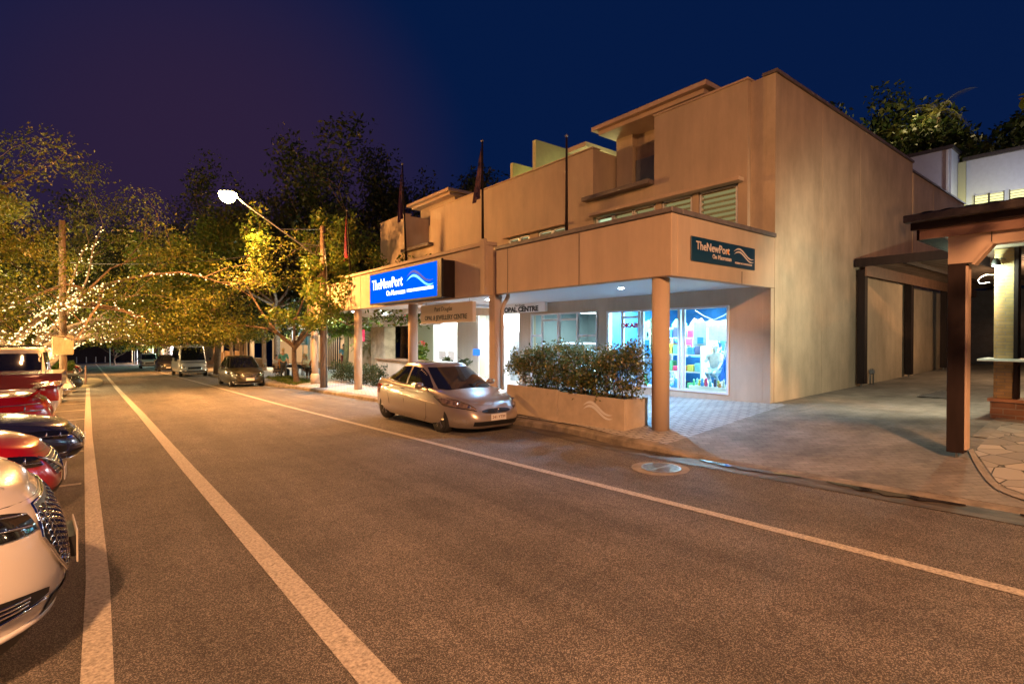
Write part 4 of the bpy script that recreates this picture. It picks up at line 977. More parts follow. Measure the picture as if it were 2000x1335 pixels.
# ---- boxy vehicles (vans, four wheel drives, utes)
def make_boxy(root, pm, L=4.8, Wd=1.85, H=1.85, belt=1.1, hood=1.2, tray=False, traymat=None, roofrack=False, nosef=.95):
    xf = L / 2 - hood
    rimt = [(-L/2, belt), (xf - .1, belt), (xf + .15, belt - .05), (L/2 - .2, belt - .16), (L/2, belt - .26)]
    xb = -L / 2 + (1.9 if tray else .06)
    car = Car(L, Wd, rimt, zb=.32, nf=5, nr=8, crown=.03, cab=dict(xA=xf + .12, xB=xf - .5, xC=xb + .12, xD=xb, zr=H, wb=Wd * .47, wr=Wd * .405, n=9, pf=1, pr=1, rake=.01))
    build_common(root, car, pm, (L / 2 - .85, -L / 2 + .95), .37)
    x0, x1 = xb + .12, xf - .1; k = 1 if tray else 3; wv = (x1 - x0) / k
    for sg in (1, -1):
        for i in range(k):
            a, b_ = x0 + i * wv + .04, x0 + (i + 1) * wv - .04
            sheet(cols(lambda x, h: car.cside(x, h, sg), [(a, .14), (b_, .14)], [(a, .85), (b_ - .01, .85 if i < k - 1 else .6), (b_, .85 if i < k - 1 else .6)], a, b_, 8, 3), 'side_window', M['glass'], root)
        sheet(cols(lambda z, y: car.front(sg * y, z, .006), [(.72, Wd * .30), (.88, Wd * .30)], [(.72, Wd * .46), (.88, Wd * .46)], .72, .84, 4, 6), 'headlight', M['lens'], root)
        sheet(cols(lambda z, y: car.front(sg * y, z, .006, -1), [(.6, Wd * .38), (.95, Wd * .38)], [(.6, Wd * .48), (.95, Wd * .48)], .6, .95, 4, 4), 'tail_light', M['redlens'], root)
        mb = MB(); mb.box(xf - .05, xf + .07, sg * (Wd / 2 + .03), sg * (Wd / 2 + .22), belt + .02, belt + .25); mb.build('mirror', M['black'], root, bevel=.03)
    sheet([[car.front(lerp(-.42, .42, i / 12), lerp(.62, .80, j / 4), .006) for j in range(5)] for i in range(13)], 'grille', M['black'], root)
    mb = MB(); mb.tube([car.front(lerp(-.9, .9, i / 20) * Wd / 2, .48, .03) for i in range(21)], .07, 8); mb.build('bumper', M['chrome'], root, smooth=True)
    if tray:
        mb = MB(); mb.box(-L/2 - .05, xb - .05, -Wd/2 - .03, Wd/2 + .03, .95, 1.30); mb.build('tray', traymat, root, bevel=.02)
    if roofrack:
        mb = MB()
        for y in (-Wd * .36, Wd * .36): mb.tube([(xb + .2, y, H + .08), (xf - .6, y, H + .08)], .02, 8)
        for x in frange(xb + .3, xf - .7, .5): mb.tube([(x, -Wd * .37, H + .10), (x, Wd * .37, H + .10)], .018, 8); mb.tube([(x, -Wd*.36, H - .02), (x, -Wd*.36, H + .09)], .015, 6)
        mb.build('roof_rack', M['black'], root)
P_CRM = paint('cream_paint', (0.72, 0.68, 0.55)); P_MAR = paint('maroon_paint', (0.14, 0.02, 0.035)); P_BLK = paint('black_paint', (0.02, 0.02, 0.022)); P_WH2 = paint('white_paint_gloss', (0.72, 0.72, 0.70))
t_ = thing('parked_ute', 'white ute with a dark red side tray behind the red coupe', 'ute', (-3.35, 18.1, gz(0, 18.1)), R(180)); make_boxy(t_, P_WH2, L=5.0, H=1.75, tray=True, traymat=P_MAR)
t_ = thing('parked_wagon', 'cream four wheel drive wagon with black roof rack beside the wooden sign pole', 'car', (-3.6, 22.2, gz(0, 22.2)), R(180)); make_boxy(t_, P_CRM, L=4.7, H=1.95, roofrack=True)
t_ = thing('parked_wagon', 'white wagon nosed to the road just before the island', 'car', (-3.1, 25.6, gz(0, 25.6)), 0); make_boxy(t_, P_WH2, L=4.5, H=1.6, belt=.98)
t_ = thing('parked_car', 'white hatchback showing its nose between the ute and the dark car', 'car', (-3.15, 29.0, gz(0, 29.0)), 0); make_hatch(t_, P_WH2)
t_ = thing('parked_car', 'black hatchback right against the island planter', 'car', (-2.9, 32.2, gz(0, 32.2)), 0); make_hatch(t_, P_BLK)
t_ = thing('parked_minibus', 'white high-roofed minibus parked on the far right kerb', 'minibus', (5.3, 47.5, gz(0, 47.5)), R(-89)); make_boxy(t_, P_WH2, L=5.4, Wd=1.95, H=2.35, belt=1.2, hood=.75)
t_ = thing('parked_car', 'dark olive sedan at the right kerb ahead of the silver sedan', 'car', (5.75, 30.5, gz(0, 30.5)), R(-90)); make_hatch(t_, paint('dark_olive_paint', (0.05, 0.045, 0.03)))
t_ = thing('parked_car', 'small dark car far down the right kerb past the minibus', 'car', (5.0, 62.5, gz(0, 62.5)), R(-90)); make_hatch(t_, P_BLK, tall=1.05)
t_ = thing('parked_wagon', 'light coloured wagon furthest down the right kerb', 'car', (4.4, 78, gz(0, 78)), R(-90)); make_boxy(t_, P_WH2, L=4.6, H=1.8)
for i, (y, pm, lb) in enumerate([(49.5, P_WH2, 'white hatchback first beyond the island on the left'), (53, P_BLK, 'black hatchback second beyond the island on the left'), (57, P_RED2, 'red hatchback third beyond the island on the left'), (61, P_WH2, 'white hatchback fourth beyond the island on the left')]):
    t_ = thing('parked_car', lb, 'car', (-3.6, y, gz(0, y)), 0); make_hatch(t_, pm)

# ---------------------------------------------------------------- signs
M['signblue'] = emat('backlit_blue_face', (0.0, 0.045, 0.42), 1.0, True)
M['signwhite'] = emat('backlit_white_letters', (0.80, 0.95, 1.0), 0.9, False)
M['signorange'] = mat('orange_dot', (0.9, 0.35, 0.10), 0.5)
M['wavedark'] = emat('backlit_navy_wave', (0.0, 0.05, 0.30), 0.5, False)
M['wavecyan'] = emat('backlit_cyan_wave', (0.1, 0.6, 1.0), 0.8, False)
M['letter'] = mat('black_letter', (0.02, 0.02, 0.02), 0.5)
M['teal'] = mat('teal_sign_face', (0.0, 0.035, 0.085), 0.35)
M['pinkletter'] = mat('cream_letter', (0.75, 0.62, 0.55), 0.5)
def wave(parent, o_, xd, ud, w_, h_, m1, dz=0.004, name='wave_mark', th=.18, n=24, m2=None):
    """two swooping strokes like the place's emblem"""
    o_ = Vector(o_); x = Vector(xd); u = Vector(ud); nn = x.cross(u)
    for k, (off, mm) in enumerate(((0, m1), (-.30, m2 or m1))):
        mb = MB(); P = []
        for i in range(n + 1):
            t = i / n; c = .45 * math.sin(t * 5.2 + .15) * (1 - .25 * t) - .12 * t + off + .1; th_ = th * math.sin(math.pi * min(1, t * 1.02)) ** .7 + .015
            P.append([o_ + x * (t * w_) + u * ((c - th_ / 2) * h_) + nn * dz, o_ + x * (t * w_) + u * ((c + th_ / 2) * h_) + nn * dz])
        mb.grid(P); mb.build(name, mm, parent)
# blue lightbox: stands 0.5 m off the fascia, front at X=7.2, Y 12.25..17
t_ = thing('lightbox_sign', 'backlit blue lightbox sign with white lettering on the awning front', 'sign', (7.2, 14.6, 2.80))
def at(x, y, z): return (x - 7.2, y - 14.6, z - 2.80)
mb = MB(); mb.box(7.26 - 7.2, 7.675 - 7.2, 12.30 - 14.6, 16.95 - 14.6, -.02, 1.0); mb.build('box', M['brownpaint'], t_, bevel=.01)
mb = MB(); mb.box(7.20 - 7.2, 7.259 - 7.2, 12.22 - 14.6, 17.02 - 14.6, -.03, 1.02); mb.box(-.012, 0, 12.22 - 14.6, 12.44 - 14.6, -.03, 1.02); mb.build('frame', M['black'], t_)
mb = MB(); mb.box(-.008, -.001, 12.445 - 14.6, 16.98 - 14.6, .02, .97); fc = mb.build('face', M['signblue'], t_); M['signblue'].node_tree.nodes['Principled BSDF'].inputs['Specular IOR Level'].default_value = 0
xd, ud = (0, -1, 0), (0, 0, 1)
text('TheNewPort', 'letters', .46, M['signwhite'], fc, (-.010, 16.8 - 14.6, .60), xd, ud, 'LEFT', sx=.92, bold=.006)
text('On Macrossan', 'letters', .225, M['signwhite'], fc, (-.010, 14.35 - 14.6, .28), xd, ud, 'RIGHT', bold=.004)
text('HOLIDAY ACCOMMODATION', 'letters', .115, M['signwhite'], fc, (-.010, 13.45 - 14.6, .27), xd, ud, bold=.006)
wave(fc, (-.008, 14.25 - 14.6, .62), xd, ud, 1.6, .40, M['wavedark'], .003, m2=M['wavecyan'])
# flat sign on the awning's end
t_ = thing('awning_end_sign', 'flat dark teal sign with pale lettering on the end of the awning', 'sign', (9.4, 5.343, 3.28))
mb = MB(); mb.box(-1.14, 1.14, -.02, 0, -.22, .22); bo = mb.build('panel', M['teal'], t_, bevel=.004)
xd = (1, 0, 0)
text('TheNewPort', 'letters', .215, M['pinkletter'], bo, (-1.0, -.022, .06), xd, ud, 'LEFT', bold=.003)
text('On Macrossan', 'letters', .115, M['pinkletter'], bo, (.22, -.022, -.09), xd, ud, 'RIGHT', bold=.002)
text('HOLIDAY ACCOMMODATION', 'letters', .048, M['pinkletter'], bo, (.68, -.022, -.135), xd, ud, bold=.002)
mb = MB(); mb.lathe([(.036, 0), (.036, -.006)], (.085, -.022, .045), 20, 'y'); mb.build('orange_dot', M['signorange'], bo)
wave(bo, (.30, -.022, .05), xd, ud, .78, .20, M['pinkletter'], .003)
# hanging sign
t_ = thing('hanging_sign', 'cream hanging sign for an opal and jewellery centre under the awning edge', 'sign', (7.82, 13.0, 2.10))
mb = MB(); mb.box(-.06, .06, -1.43, 1.43, 0, .55); bo = mb.build('panel', mat('cream_sign_panel', (0.66, 0.55, 0.42), .6), t_, bevel=.006)
xd = (0, -1, 0)
text('Port Douglas', 'letters', .19, M['letter'], bo, (-.062, .1, .40), xd, ud, shear=.2)
text('OPAL & JEWELLERY CENTRE', 'letters', .19, M['letter'], bo, (-.062, 0, .15), xd, ud, sx=.98, bold=.003)
for y in (-1.2, 1.2):
    mb = MB(); mb.tube([(0, y, .55), (0, y, .70)], .008, 6); mb.build('hanger', M['steel'], t_)
# opal centre sign on soffit
t_ = thing('shop_sign', 'white shop sign with bold black lettering inside the awning by the downpipe', 'sign', (11.0, 13.5, 2.50))
mb = MB(); mb.box(-.05, .05, -1.27, 1.27, 0, .30); bo = mb.build('panel', M['white'], t_, bevel=.004)
text('OPAL CENTRE', 'letters', .22, M['letter'], bo, (-.052, -.05, .10), xd, ud, sx=1.25, bold=.012)
text('Port Douglas', 'letters', .10, M['letter'], bo, (-.052, .0, .24), xd, ud, shear=.3)
# mens sign
t_ = thing('shop_sign', 'long white shop sign reading Captain & Crew above the open counter', 'sign', (10.5, 23.4, 2.18))
M['signpale'] = mat('pale_sign_face', (.72, .72, .74), .5)
mb = MB(); mb.box(-.06, .06, -5.6, 2.7, 0, .66); bo = mb.build('panel', M['signpale'], t_, bevel=.004)
text('MENS\nAND', 'letters', .24, M['letter'], bo, (-.062, 1.35, .47), xd, ud, sx=1.2)
text('Clothes', 'letters', .12, M['letter'], bo, (-.062, 1.3, .13), xd, ud, bold=.004)
text('CAPTAIN', 'letters', .36, mat('navy_letter', (.02, .05, .1), .5), bo, (-.062, -1.15, .34), xd, ud)
text('& CREW', 'letters', .36, mat('red_letter', (.5, .04, .04), .5), bo, (-.062, -2.75, .34), xd, ud)
lamp('sign_wash', 'SPOT', (9.6, 22.4, 2.72), 40, (.95, .97, 1), .05, (0, R(60), 0), 120)

# ---------------------------------------------------------------- planter and hedge
zp = gz(7.7, 8)
t_ = thing('planter_box', 'long rendered planter box with white wave emblem between the car and the column', 'planter', (7.78, 7.9, zp - .02))
H_ = .62
mb = MB(); x0, x1, y0, y1 = -.34, .34, -1.75, 1.75
# walls with a joint, hollow
mb.box(x0, x0 + .08, y0, .02, 0, H_); mb.box(x0, x0 + .08, .03, y1, 0, H_ + .03); mb.box(x1 - .08, x1, y0, y1, 0, H_); mb.box(x0 + .08, x1 - .08, y0, y0 + .08, 0, H_); mb.box(x0 + .08, x1 - .08, y1 - .08, y1, 0, H_)
pw = mb.build('wall', M['planter'], t_, bevel=.006)
mb = MB(); mb.box(x0 + .085, x1 - .085, y0 + .085, y1 - .085, .1, H_ - .06); mb.build('soil', M['soil'], t_)
wave(pw, (x0 - .002, -.72, .38), (0, -1, 0), (0, 0, 1), .75, .24, M['white'], .004, th=.26)

def leaves(name, anchors, per, spread, size, mtl, parent=None, world=False, seed=0, squash=(1, 1, 1), up=0.0, aspect=.45):
    """many leaf-sized faces (pointed quads) spread round the anchor points, as one mesh"""
    rg = np.random.default_rng(seed)
    A = np.repeat(np.asarray(anchors, float), per, axis=0); n = len(A)
    off = rg.normal(size=(n, 3)); off /= np.linalg.norm(off, axis=1)[:, None]; off *= (rg.random((n, 1)) ** .45) * spread; off *= np.array(squash)
    c = A + off
    d = rg.normal(size=(n, 3)); d[:, 2] += up; d /= np.linalg.norm(d, axis=1)[:, None]
    e = rg.normal(size=(n, 3)); e -= (e * d).sum(1)[:, None] * d; e /= np.linalg.norm(e, axis=1)[:, None]
    nn = np.cross(d, e)
    s = size * (0.6 + .8 * rg.random((n, 1)))
    tip = c + d * s; base = c - d * s * .9; l = c + e * s * aspect + nn * s * .12; r_ = c - e * s * aspect + nn * s * .12
    V = np.stack([base, r_, tip, l], 1).reshape(-1, 3)
    if world and parent is not None: V = V - np.array(parent.location)
    me = bpy.data.meshes.new(name); me.vertices.add(4 * n); me.vertices.foreach_set('co', V.ravel()); me.loops.add(4 * n); me.polygons.add(n)
    me.loops.foreach_set('vertex_index', np.arange(4 * n)); me.polygons.foreach_set('loop_start', np.arange(n) * 4); me.polygons.foreach_set('loop_total', np.full(n, 4)); me.update()
    me.materials.append(mtl)
    o = bpy.data.objects.new(name, me); COL.objects.link(o); o.parent = parent
    return o
M['hedgeleaf'] = leafmat('hedge_leaf', (0.04, 0.07, 0.018), (0.11, 0.15, 0.04), (0.30, 0.22, 0.08), .32, .25)  # orange end of the ramp paints warm highlights onto the leaves
t_ = thing('hedge', 'clipped leafy hedge with bare lower stems growing out of the planter', 'hedge', (7.78, 7.9, zp + .5))
rg = random.Random(3); A = []
stem = MB()
for i in range(26):
    y = lerp(-1.6, 1.6, i / 25) + rg.uniform(-.05, .05); x = rg.uniform(-.14, .14)
    tx, ty = x + rg.uniform(-.2, .2), y + rg.uniform(-.15, .15)
    stem.tube([(x, y, 0), (x + rg.uniform(-.04, .04), y, .25), (tx, ty, .6 + rg.random() * .2)], [.014, .011, .005], 5)
    for k in range(2): stem.tube([(x, y, .18 + .1 * k), (x + rg.uniform(-.2, .2), y + rg.uniform(-.2, .2), .5 + .1 * k)], [.008, .004], 4)
for i in range(430):
    y = rg.uniform(-1.95, 1.85); x = rg.uniform(-.42, .42); top = .98 + .10 * math.sin(y * 3.1) + .07 * math.sin(y * 8 + 2)
    lo = .36 + .12 * math.sin(y * 5 + 1)
    z = rg.uniform(lo, top)
    if ((y + .05) / 1.95) ** 6 + (x / .42) ** 4 > 1.1: continue
    A.append((x, y, z))
for i in range(60): A.append((rg.uniform(-.25, .25), rg.uniform(-1.7, 1.7), rg.uniform(.04, .35)))
stem.build('stem', M['bark'], t_)
leaves('foliage', A, 42, .16, .032, M['hedgeleaf'], t_, seed=2)

# ---------------------------------------------------------------- poles and flags
def frange_w(n): return [i / n for i in range(n + 1)]
POLE = (7.40, 22.45)
zb_ = gz(*POLE)
t_ = thing('utility_pole', 'weathered timber power pole carrying the long arm of the lit street lamp', 'pole', (POLE[0], POLE[1], zb_))
mb = MB(); mb.tube([(0, 0, 0), (0, 0, 3), (0, 0, 6.4 - zb_)], [.135, .125, .11], 14); mb.build('pole', M['wood'], t_, smooth=True)
mb = MB(); mb.tube([(.12, -.1, 0), (.12, -.1, 5.0), (.05, -.1, 5.5 - zb_)], .03, 8); mb.build('conduit', M['steel'], t_, smooth=True)
arm = MB(); z5 = 5.15 - zb_
arm.tube([(-.12, 0, z5), (-.45, 0, z5 + .06), (-.85, 0, z5 + .35), (-3.0, 0, 6.88 - zb_), (-3.40, 0, 7.2 - zb_)], [.035, .035, .034, .028, .026], 10); arm.build('lamp_arm', M['steel'], t_, smooth=True)
mb = MB(); mb.tube([(-.1, 0, 6.25 - zb_), (-1.75, 0, 5.95 - zb_ + .1)], .02, 6); mb.tube([(-.1, 0, 5.55 - zb_), (-.9, 0, 5.57 - zb_)], .02, 6); mb.build('brace', M['steel'], t_)
# luminaire with its glowing bowl, enlarged to stand in for glare
lz = 7.2 - zb_
mb = MB(); mb.lathe([(.05, .16), (.13, .12), (.19, .04), (.20, .0)], (-3.6, 0, lz), 24); mb.v = [((p[0] + 3.6) * 1.5 - 3.6, p[1], p[2]) for p in mb.v]; lum = mb.build('lamp_head', M['steel'], t_, smooth=True)
mb = MB(); mb.lathe([(.19, -.002), (.18, -.08), (.13, -.16), (.02, -.20)], (-3.6, 0, lz), 24); mb.v = [((p[0] + 3.6) * 1.6 - 3.6, p[1] * 1.5, lz + (p[2] - lz) * 1.9) for p in mb.v]; mb.build('lamp_bowl', emat('sodium_bowl', (1.0, .72, .32), 60, False), lum, smooth=True)
# overhead cable across the street
t_ = thing('overhead_cable', 'thin overhead cable running from the power pole over the street into the left trees', 'cable', (7.3, 22.9, 5.6))
mb = MB(); a = Vector((0, 0, .0)); b_ = Vector((-11.5, 12, .0)); mb.tube([a.lerp(b_, i / 20) + Vector((0, 0, -1.2 * (1 - (2 * i / 20 - 1) ** 2) * .5)) for i in range(21)], .018, 5); mb.build('cable', M['black'], t_)
# street sign pole on the left
zl = gz(0, 30)
t_ = thing('sign_pole', 'tall bare timber pole on the left with a square cream sign board', 'pole', (-1.36, 30.0, zl))
mb = MB(); mb.tube([(0, 0, 0), (0, 0, 4), (0, 0, 7.6)], [.14, .13, .115], 14); mb.build('pole', M['wood'], t_, smooth=True)
mb = MB(); mb.box(-.36, .36, -.24, -.18, 1.75, 2.6); mb.build('sign_board', mat('cream_board', (.62, .50, .30), .7, noise=.35, nscale=7, stretch=(1, 1, .3)), t_, bevel=.03)
# flags
def flag(x, y, z0, z1, lean, col, lab, hang, seed):
    t_ = thing('flagpole', lab, 'flag', (x, y, z0))
    mb = MB(); mb.tube([(0, 0, 0), (0, lean, z1 - z0)], [.035, .022], 10); mb.build('pole', M['brownpaint'], t_, smooth=True)
    mb = MB(); mb.lathe([(.001, 0), (.035, .02), (.035, .05), (.001, .08)], (0, lean, z1 - z0), 10); mb.build('finial', M['steel'], t_, smooth=True)
    if hang:
        rg = random.Random(seed); L_ = hang; P = []
        for i in range(25):
            t = i / 24; row = []
            for j in range(13):
                s = j / 12; wdt = .06 + .30 * t ** .8
                yy = lean * (1 - .4 * t) + .03 + wdt * s; xx = .05 * math.sin(s * 13 + t * 2 + seed) * (t ** .5) * (1 - .3 * s)
                row.append((xx - .02, yy, (z1 - z0) - .12 - L_ * t - .35 * s * (1 - t * .4) * L_ * .5))
            P.append(row)
        mb = MB(); mb.grid(P); f_ = mb.build('flag', col, t_, smooth=True)
    return t_
FL1 = mat('maroon_navy_flag', (.10, .03, .06), .9, noise=.9, nscale=2.5, col2=(.03, .02, .10)); FL2 = mat('navy_flag', (.02, .015, .06), .9, noise=.9, nscale=3, col2=(.30, .16, .15)); FL3 = mat('red_flag', (.42, .02, .02), .9, noise=.95, nscale=1.3, col2=(.04, .01, .04))
flag(7.82, 8.05, 3.932, 5.95, 0, FL1, 'bare dark flagpole nearest the camera on the awning, with no flag', 0, 1)
flag(7.63, 10.9, 4.19, 6.65, 0.02, FL2, 'flagpole with a limp navy and white flag, second along the awning', 1.25, 2)
flag(7.8, 15.5, 4.13, 7.35, .25, FL1, 'flagpole with a limp dark maroon flag beyond the lightbox sign', 1.6, 3)
flag(7.8, 20.35, 4.13, 6.75, .35, FL3, 'flagpole with a limp red flag near the far end of the awning', 1.7, 4)

# ---------------------------------------------------------------- timber fronted building on the right
t_ = thing('timber_shopfront', 'single-storey timber shopfront on the right with a brown post, tan beam and dark roof', 'building', (8.75, 1.7, gz(8.75, 1.7)))
def V(name, m, *bx, parent=None, bevel=0.0):
    mb = MB()
    for q in bx: mb.box(*q)
    o = mb.build(name, m, parent or t_, world=True, bevel=bevel)
    if parent is not None: o.data.transform(Matrix.Translation((parent.location - t_.location) * -1)) if parent is not t_ and parent.type == 'EMPTY' and parent != t_ else None
    return o
for (x, y) in ((8.75, 1.735), (8.75, -2.6), (8.75, -6.8)):
    g_ = gz(x, y)
    V('post', M['brownpaint'], (x - .09, x + .09, y - .09, y + .09, g_ + .07, 2.64), bevel=.006)
    V('post_stirrup', M['steel'], (x - .03, x + .03, y - .008, y + .008, g_ - .02, g_ + .07))
    V('post_fillet', M['tanpanel'], (x - .085, x + .095, y - .112, y - .0905, g_ + .12, 2.6))
# beam panel with the chamfered knee, in plane X=8.75
mb = MB(); pts = [(1.83, 2.645), (1.575, 2.645), (1.405, 2.875), (-2.0, 2.89), (-2.0, 3.14), (1.83, 3.14)]
mb.prism(pts, 'x', 8.70, 8.80); mb.build('beam_panel', M['tanpanel'], t_, world=True)
V('beam_panel', M['tanpanel'], (8.70, 8.80, -7.0, -2.003, 2.89, 3.14))
V('panel_joint', M['darktrim'], (8.694, 8.698, 1.40, 1.408, 2.88, 3.13))
mb = MB(); mb.prism([(1.59, 2.62), (1.56, 2.61), (1.38, 2.85), (1.40, 2.872)], 'x', 8.66, 8.84); mb.prism([(1.395, 2.848), (1.395, 2.874), (-7, 2.888), (-7, 2.862)], 'x', 8.66, 8.84); mb.build('beam_trim', M['tanpanel'], t_, world=True)
V('fascia_board', M['brownpaint'], (8.60, 8.635, -7.3, 2.21, 3.13, 3.245), (8.68, 13, 2.12, 2.16, 3.0, 3.16))
V('fascia_board', mat('painted_rose_timber', (.34, .20, .15), .6, noise=.15), (8.64, 8.675, -7.2, 2.12, 3.0, 3.16))
# gutter with ribbed sheet roof
mb = MB(); mb.box(8.46, 8.59, -7.4, 2.26, 3.22, 3.32); mb.build('gutter', M['roofdark'], t_, world=True, bevel=.01)
mb = MB(); P = []
n = 180
for i in range(n + 1):
    y = lerp(2.25, -7.4, i / n); dz = .012 * (i % 4 < 2)
    P.append([(8.50, y, 3.33 + dz), (13.0, y, 4.06 + dz)])
mb.grid(P); mb.grid([[(8.50, y, 3.315), (13.0, y, 4.04)] for y in (2.25, -7.4)]); mb.build('roof', M['roofdark'], t_, world=True)
V('ceiling', mat('dark_soffit', (.12, .09, .07), .8), (8.82, 12.9, -7, 2.08, 3.15, 3.18))
# inner brick clad posts, ledge, base
M['brick'] = brickmat('brown_brick', (0.30, 0.15, 0.08), (0.22, 0.11, 0.06), (0.30, 0.24, 0.18), 1.0, .30, .10, .008, axes='yz', nz=.4)
M['brick2'] = brickmat('gold_brick', (0.46, 0.32, 0.14), (0.34, 0.24, 0.10), (0.30, 0.24, 0.16), 1.0, .20, .055, .007, axes='yz', nz=.45)
gi = gz(11.8, 1.5)
V('brick_base', M['brick'], (11.50, 12.0, -4.0, 1.86, gi - .1, gi + .26), (12.0, 15.9, 1.5, 1.86, gi - .1, gi + .26))
V('base_coping', mat('terracotta_coping', (.36, .18, .10), .6), (11.47, 12.02, -4.0, 1.89, gi + .262, gi + .31))
V('inner_post', M['brick2'], (11.62, 11.85, 1.60, 1.84, gi + .312, 3.14), bevel=.004)
V('post_edge', M['brownpaint'], (11.60, 11.87, 1.55, 1.598, gi + .312, 3.14))
V('inner_post', M['brick2'], (11.62, 11.85, -1.9, -1.66, gi + .312, 3.14), bevel=.004)
for y in (1.30, 1.05): 
    V('baluster', M['tanpanel'], (11.66, 11.72, y, y + .05, gi + .312, 1.27))
mb = MB(); mb.prism([(11.25, 1.30), (11.28, 1.34), (12.1, 1.34), (12.1, 1.30)], 'y', -1.6, 1.99); mb.build('counter_ledge', mat('pale_stone_ledge', (.62, .62, .58), .3, noise=.15), t_, world=True, bevel=.01)
V('glazing', M['glass'], (12.6, 12.62, -6, 1.50, gi, 3.14))
V('window_frame', M['brownpaint'], (12.55, 12.66, 1.50, 1.56, gi + .31, 3.14), (12.55, 12.66, .55, .60, gi, 3.14), (12.55, 12.66, -6, 1.50, gi + .3, gi + .36), (12.55, 12.66, -6, 1.50, 2.9, 2.96))
V('side_wall', mat('dark_side_cladding', (.05, .045, .05), .7, noise=.3), (16.0, 30, 1.4, 1.6, .2, 3.0))
V('lit_side_board', mat('side_board', (.10, .07, .05), .6, noise=.3), (12.63, 16, 1.42, 1.48, gi, 2.7))
# meter box
V('meter_box', M['white'], (12.38, 12.545, 1.30, 1.50, 2.56, 2.86), bevel=.01)
V('meter_door', mat('box_door', (.6, .6, .58), .5), (12.365, 12.379, 1.33, 1.47, 2.60, 2.82), bevel=.008)
# wall lamp
w_ = thing('wall_lamp', 'small floodlight on a bracket at the head of the brick post, shining down', 'lamp', (11.55, 1.72, 2.92))
mb = MB(); mb.tube([(.06, 0, .05), (-.02, .02, .05), (-.06, .06, .02)], .012, 8); mb.build('bracket', M['steel'], w_)
mb = MB(); mb.lathe([(.055, .0), (.06, .03), (.04, .10), (.02, .12)], (-.06, .08, -.06), 18); mb.build('lamp_shade', M['black'], w_, smooth=True)
mb = MB(); mb.lathe([(.02, -.015), (.045, -.006), (.05, 0)], (-.06, .08, -.062), 18); mb.build('lamp_glass', emat('cool_lamp_glass', (.85, 1.0, .92), 18, False), w_, smooth=True)
lamp('wall_lamp_source', 'POINT', (11.36, 1.95, 2.80), 22, (0.80, 1.0, 0.72), 0.05)
lamp('wall_lamp_beam', 'SPOT', (11.34, 2.02, 2.80), 150, (1.0, 0.86, 0.60), 0.05, (R(68), 0, R(-48)), 150)
# hook of bent cable by lamp
w_ = thing('bent_cable', 'bent white cable end sticking out beside the wall lamp', 'cable', (11.60, 1.84, 2.70))
mb = MB(); mb.tube([(0, 0, .02), (-.02, .10, .03), (-.03, .17, -.01), (-.02, .20, -.07), (-.02, .17, -.11), (-.01, .05, -.10)], .004, 6); mb.build('cable', M['white'], w_, smooth=True)
#
# ---------------------------------------------------------------- carport over the driveway
t_ = thing('carport', 'brown steel carport with a corrugated roof between the two buildings over the driveway', 'carport', (16.2, 5.2, gz(16.2, 5.2)))
for x in (16.15, 20.2, 24.3):
    g_ = gz(x, 5.2); V('post', M['brownpaint'], (x - .11, x + .11, 5.11, 5.30, g_ + .08, 3.50), bevel=.01)
    V('post_foot', M['steel'], (x - .02, x + .02, 5.19, 5.23, g_ - .02, g_ + .08))
V('side_beam', mat('carport_beam', (.22, .12, .08), .55, noise=.3, nscale=5), (16.0, 28.5, 5.06, 5.10, 3.32, 3.62))
V('front_beam', M['brownpaint'], (15.86, 15.92, 1.75, 5.3, 3.56, 3.78))
mb = MB(); P = []
for i in range(241):
    x = lerp(15.9, 28.5, i / 240); dz = .03 * (i % 8 < 4); P.append([(x, 5.33, 3.66 + dz), (x, 1.6, 3.78 + dz)])
mb.grid(P); mb.build('roof', M['corr'], t_, world=True)
for y in (4.2, 3.0): V('purlin', M['brownpaint'], (15.93, 28.4, y - .04, y + .04, 3.54, 3.64))
V('dark_end_sheet', mat('driveway_dark', (.035, .035, .05), .6, noise=.4), (28.5, 28.7, 1.4, 5.6, .3, 3.6))  # dark sheet stands in for the darkness at the driveway's end
# tap and grate
t_ = thing('water_meter_tap', 'small grey water meter and tap standing against the side wall by the carport post', 'tap', (16.95, 5.22, gz(17, 5.2)))
mb = MB(); mb.tube([(-.12, 0, 0), (-.12, 0, .32), (.12, 0, .32), (.12, 0, 0)], .02, 8); mb.build('pipe', M['steel'], t_, smooth=True)
mb = MB(); mb.box(-.07, .07, -.06, .06, .29, .42); mb.build('meter', mat('grey_meter', (.18, .19, .2), .5), t_, bevel=.02)
mb = MB(); mb.lathe([(.05, 0), (.05, .015)], (0, 0, .43), 12); mb.build('tap_handle', M['steel'], t_)
t_ = thing('trench_grate', 'rectangular steel grate set into the driveway pavers in front of the carport', 'drain grate', (15.0, 3.2, gz(15, 3.2) + .004))
mb = MB(); mb.box(-.9, .9, -.26, .26, 0, .004); mb.build('recess', M['black'], t_)  # black sheet in place of the dark trench under the bars
mb = MB(); mb.box(-.92, .92, -.28, -.25, 0, .02); mb.box(-.92, .92, .25, .28, 0, .02)
for i in range(37): mb.box(-.9 + i * .05, -.88 + i * .05, -.25, .25, .004, .016)
mb.build('bars', M['steel'], t_)

lamp('carport_fill', 'POINT', (20.5, 2.3, 3.1), 70, (1.0, .62, .34), .15)  # added fill with no lamp of its own, warms the panels under the roof

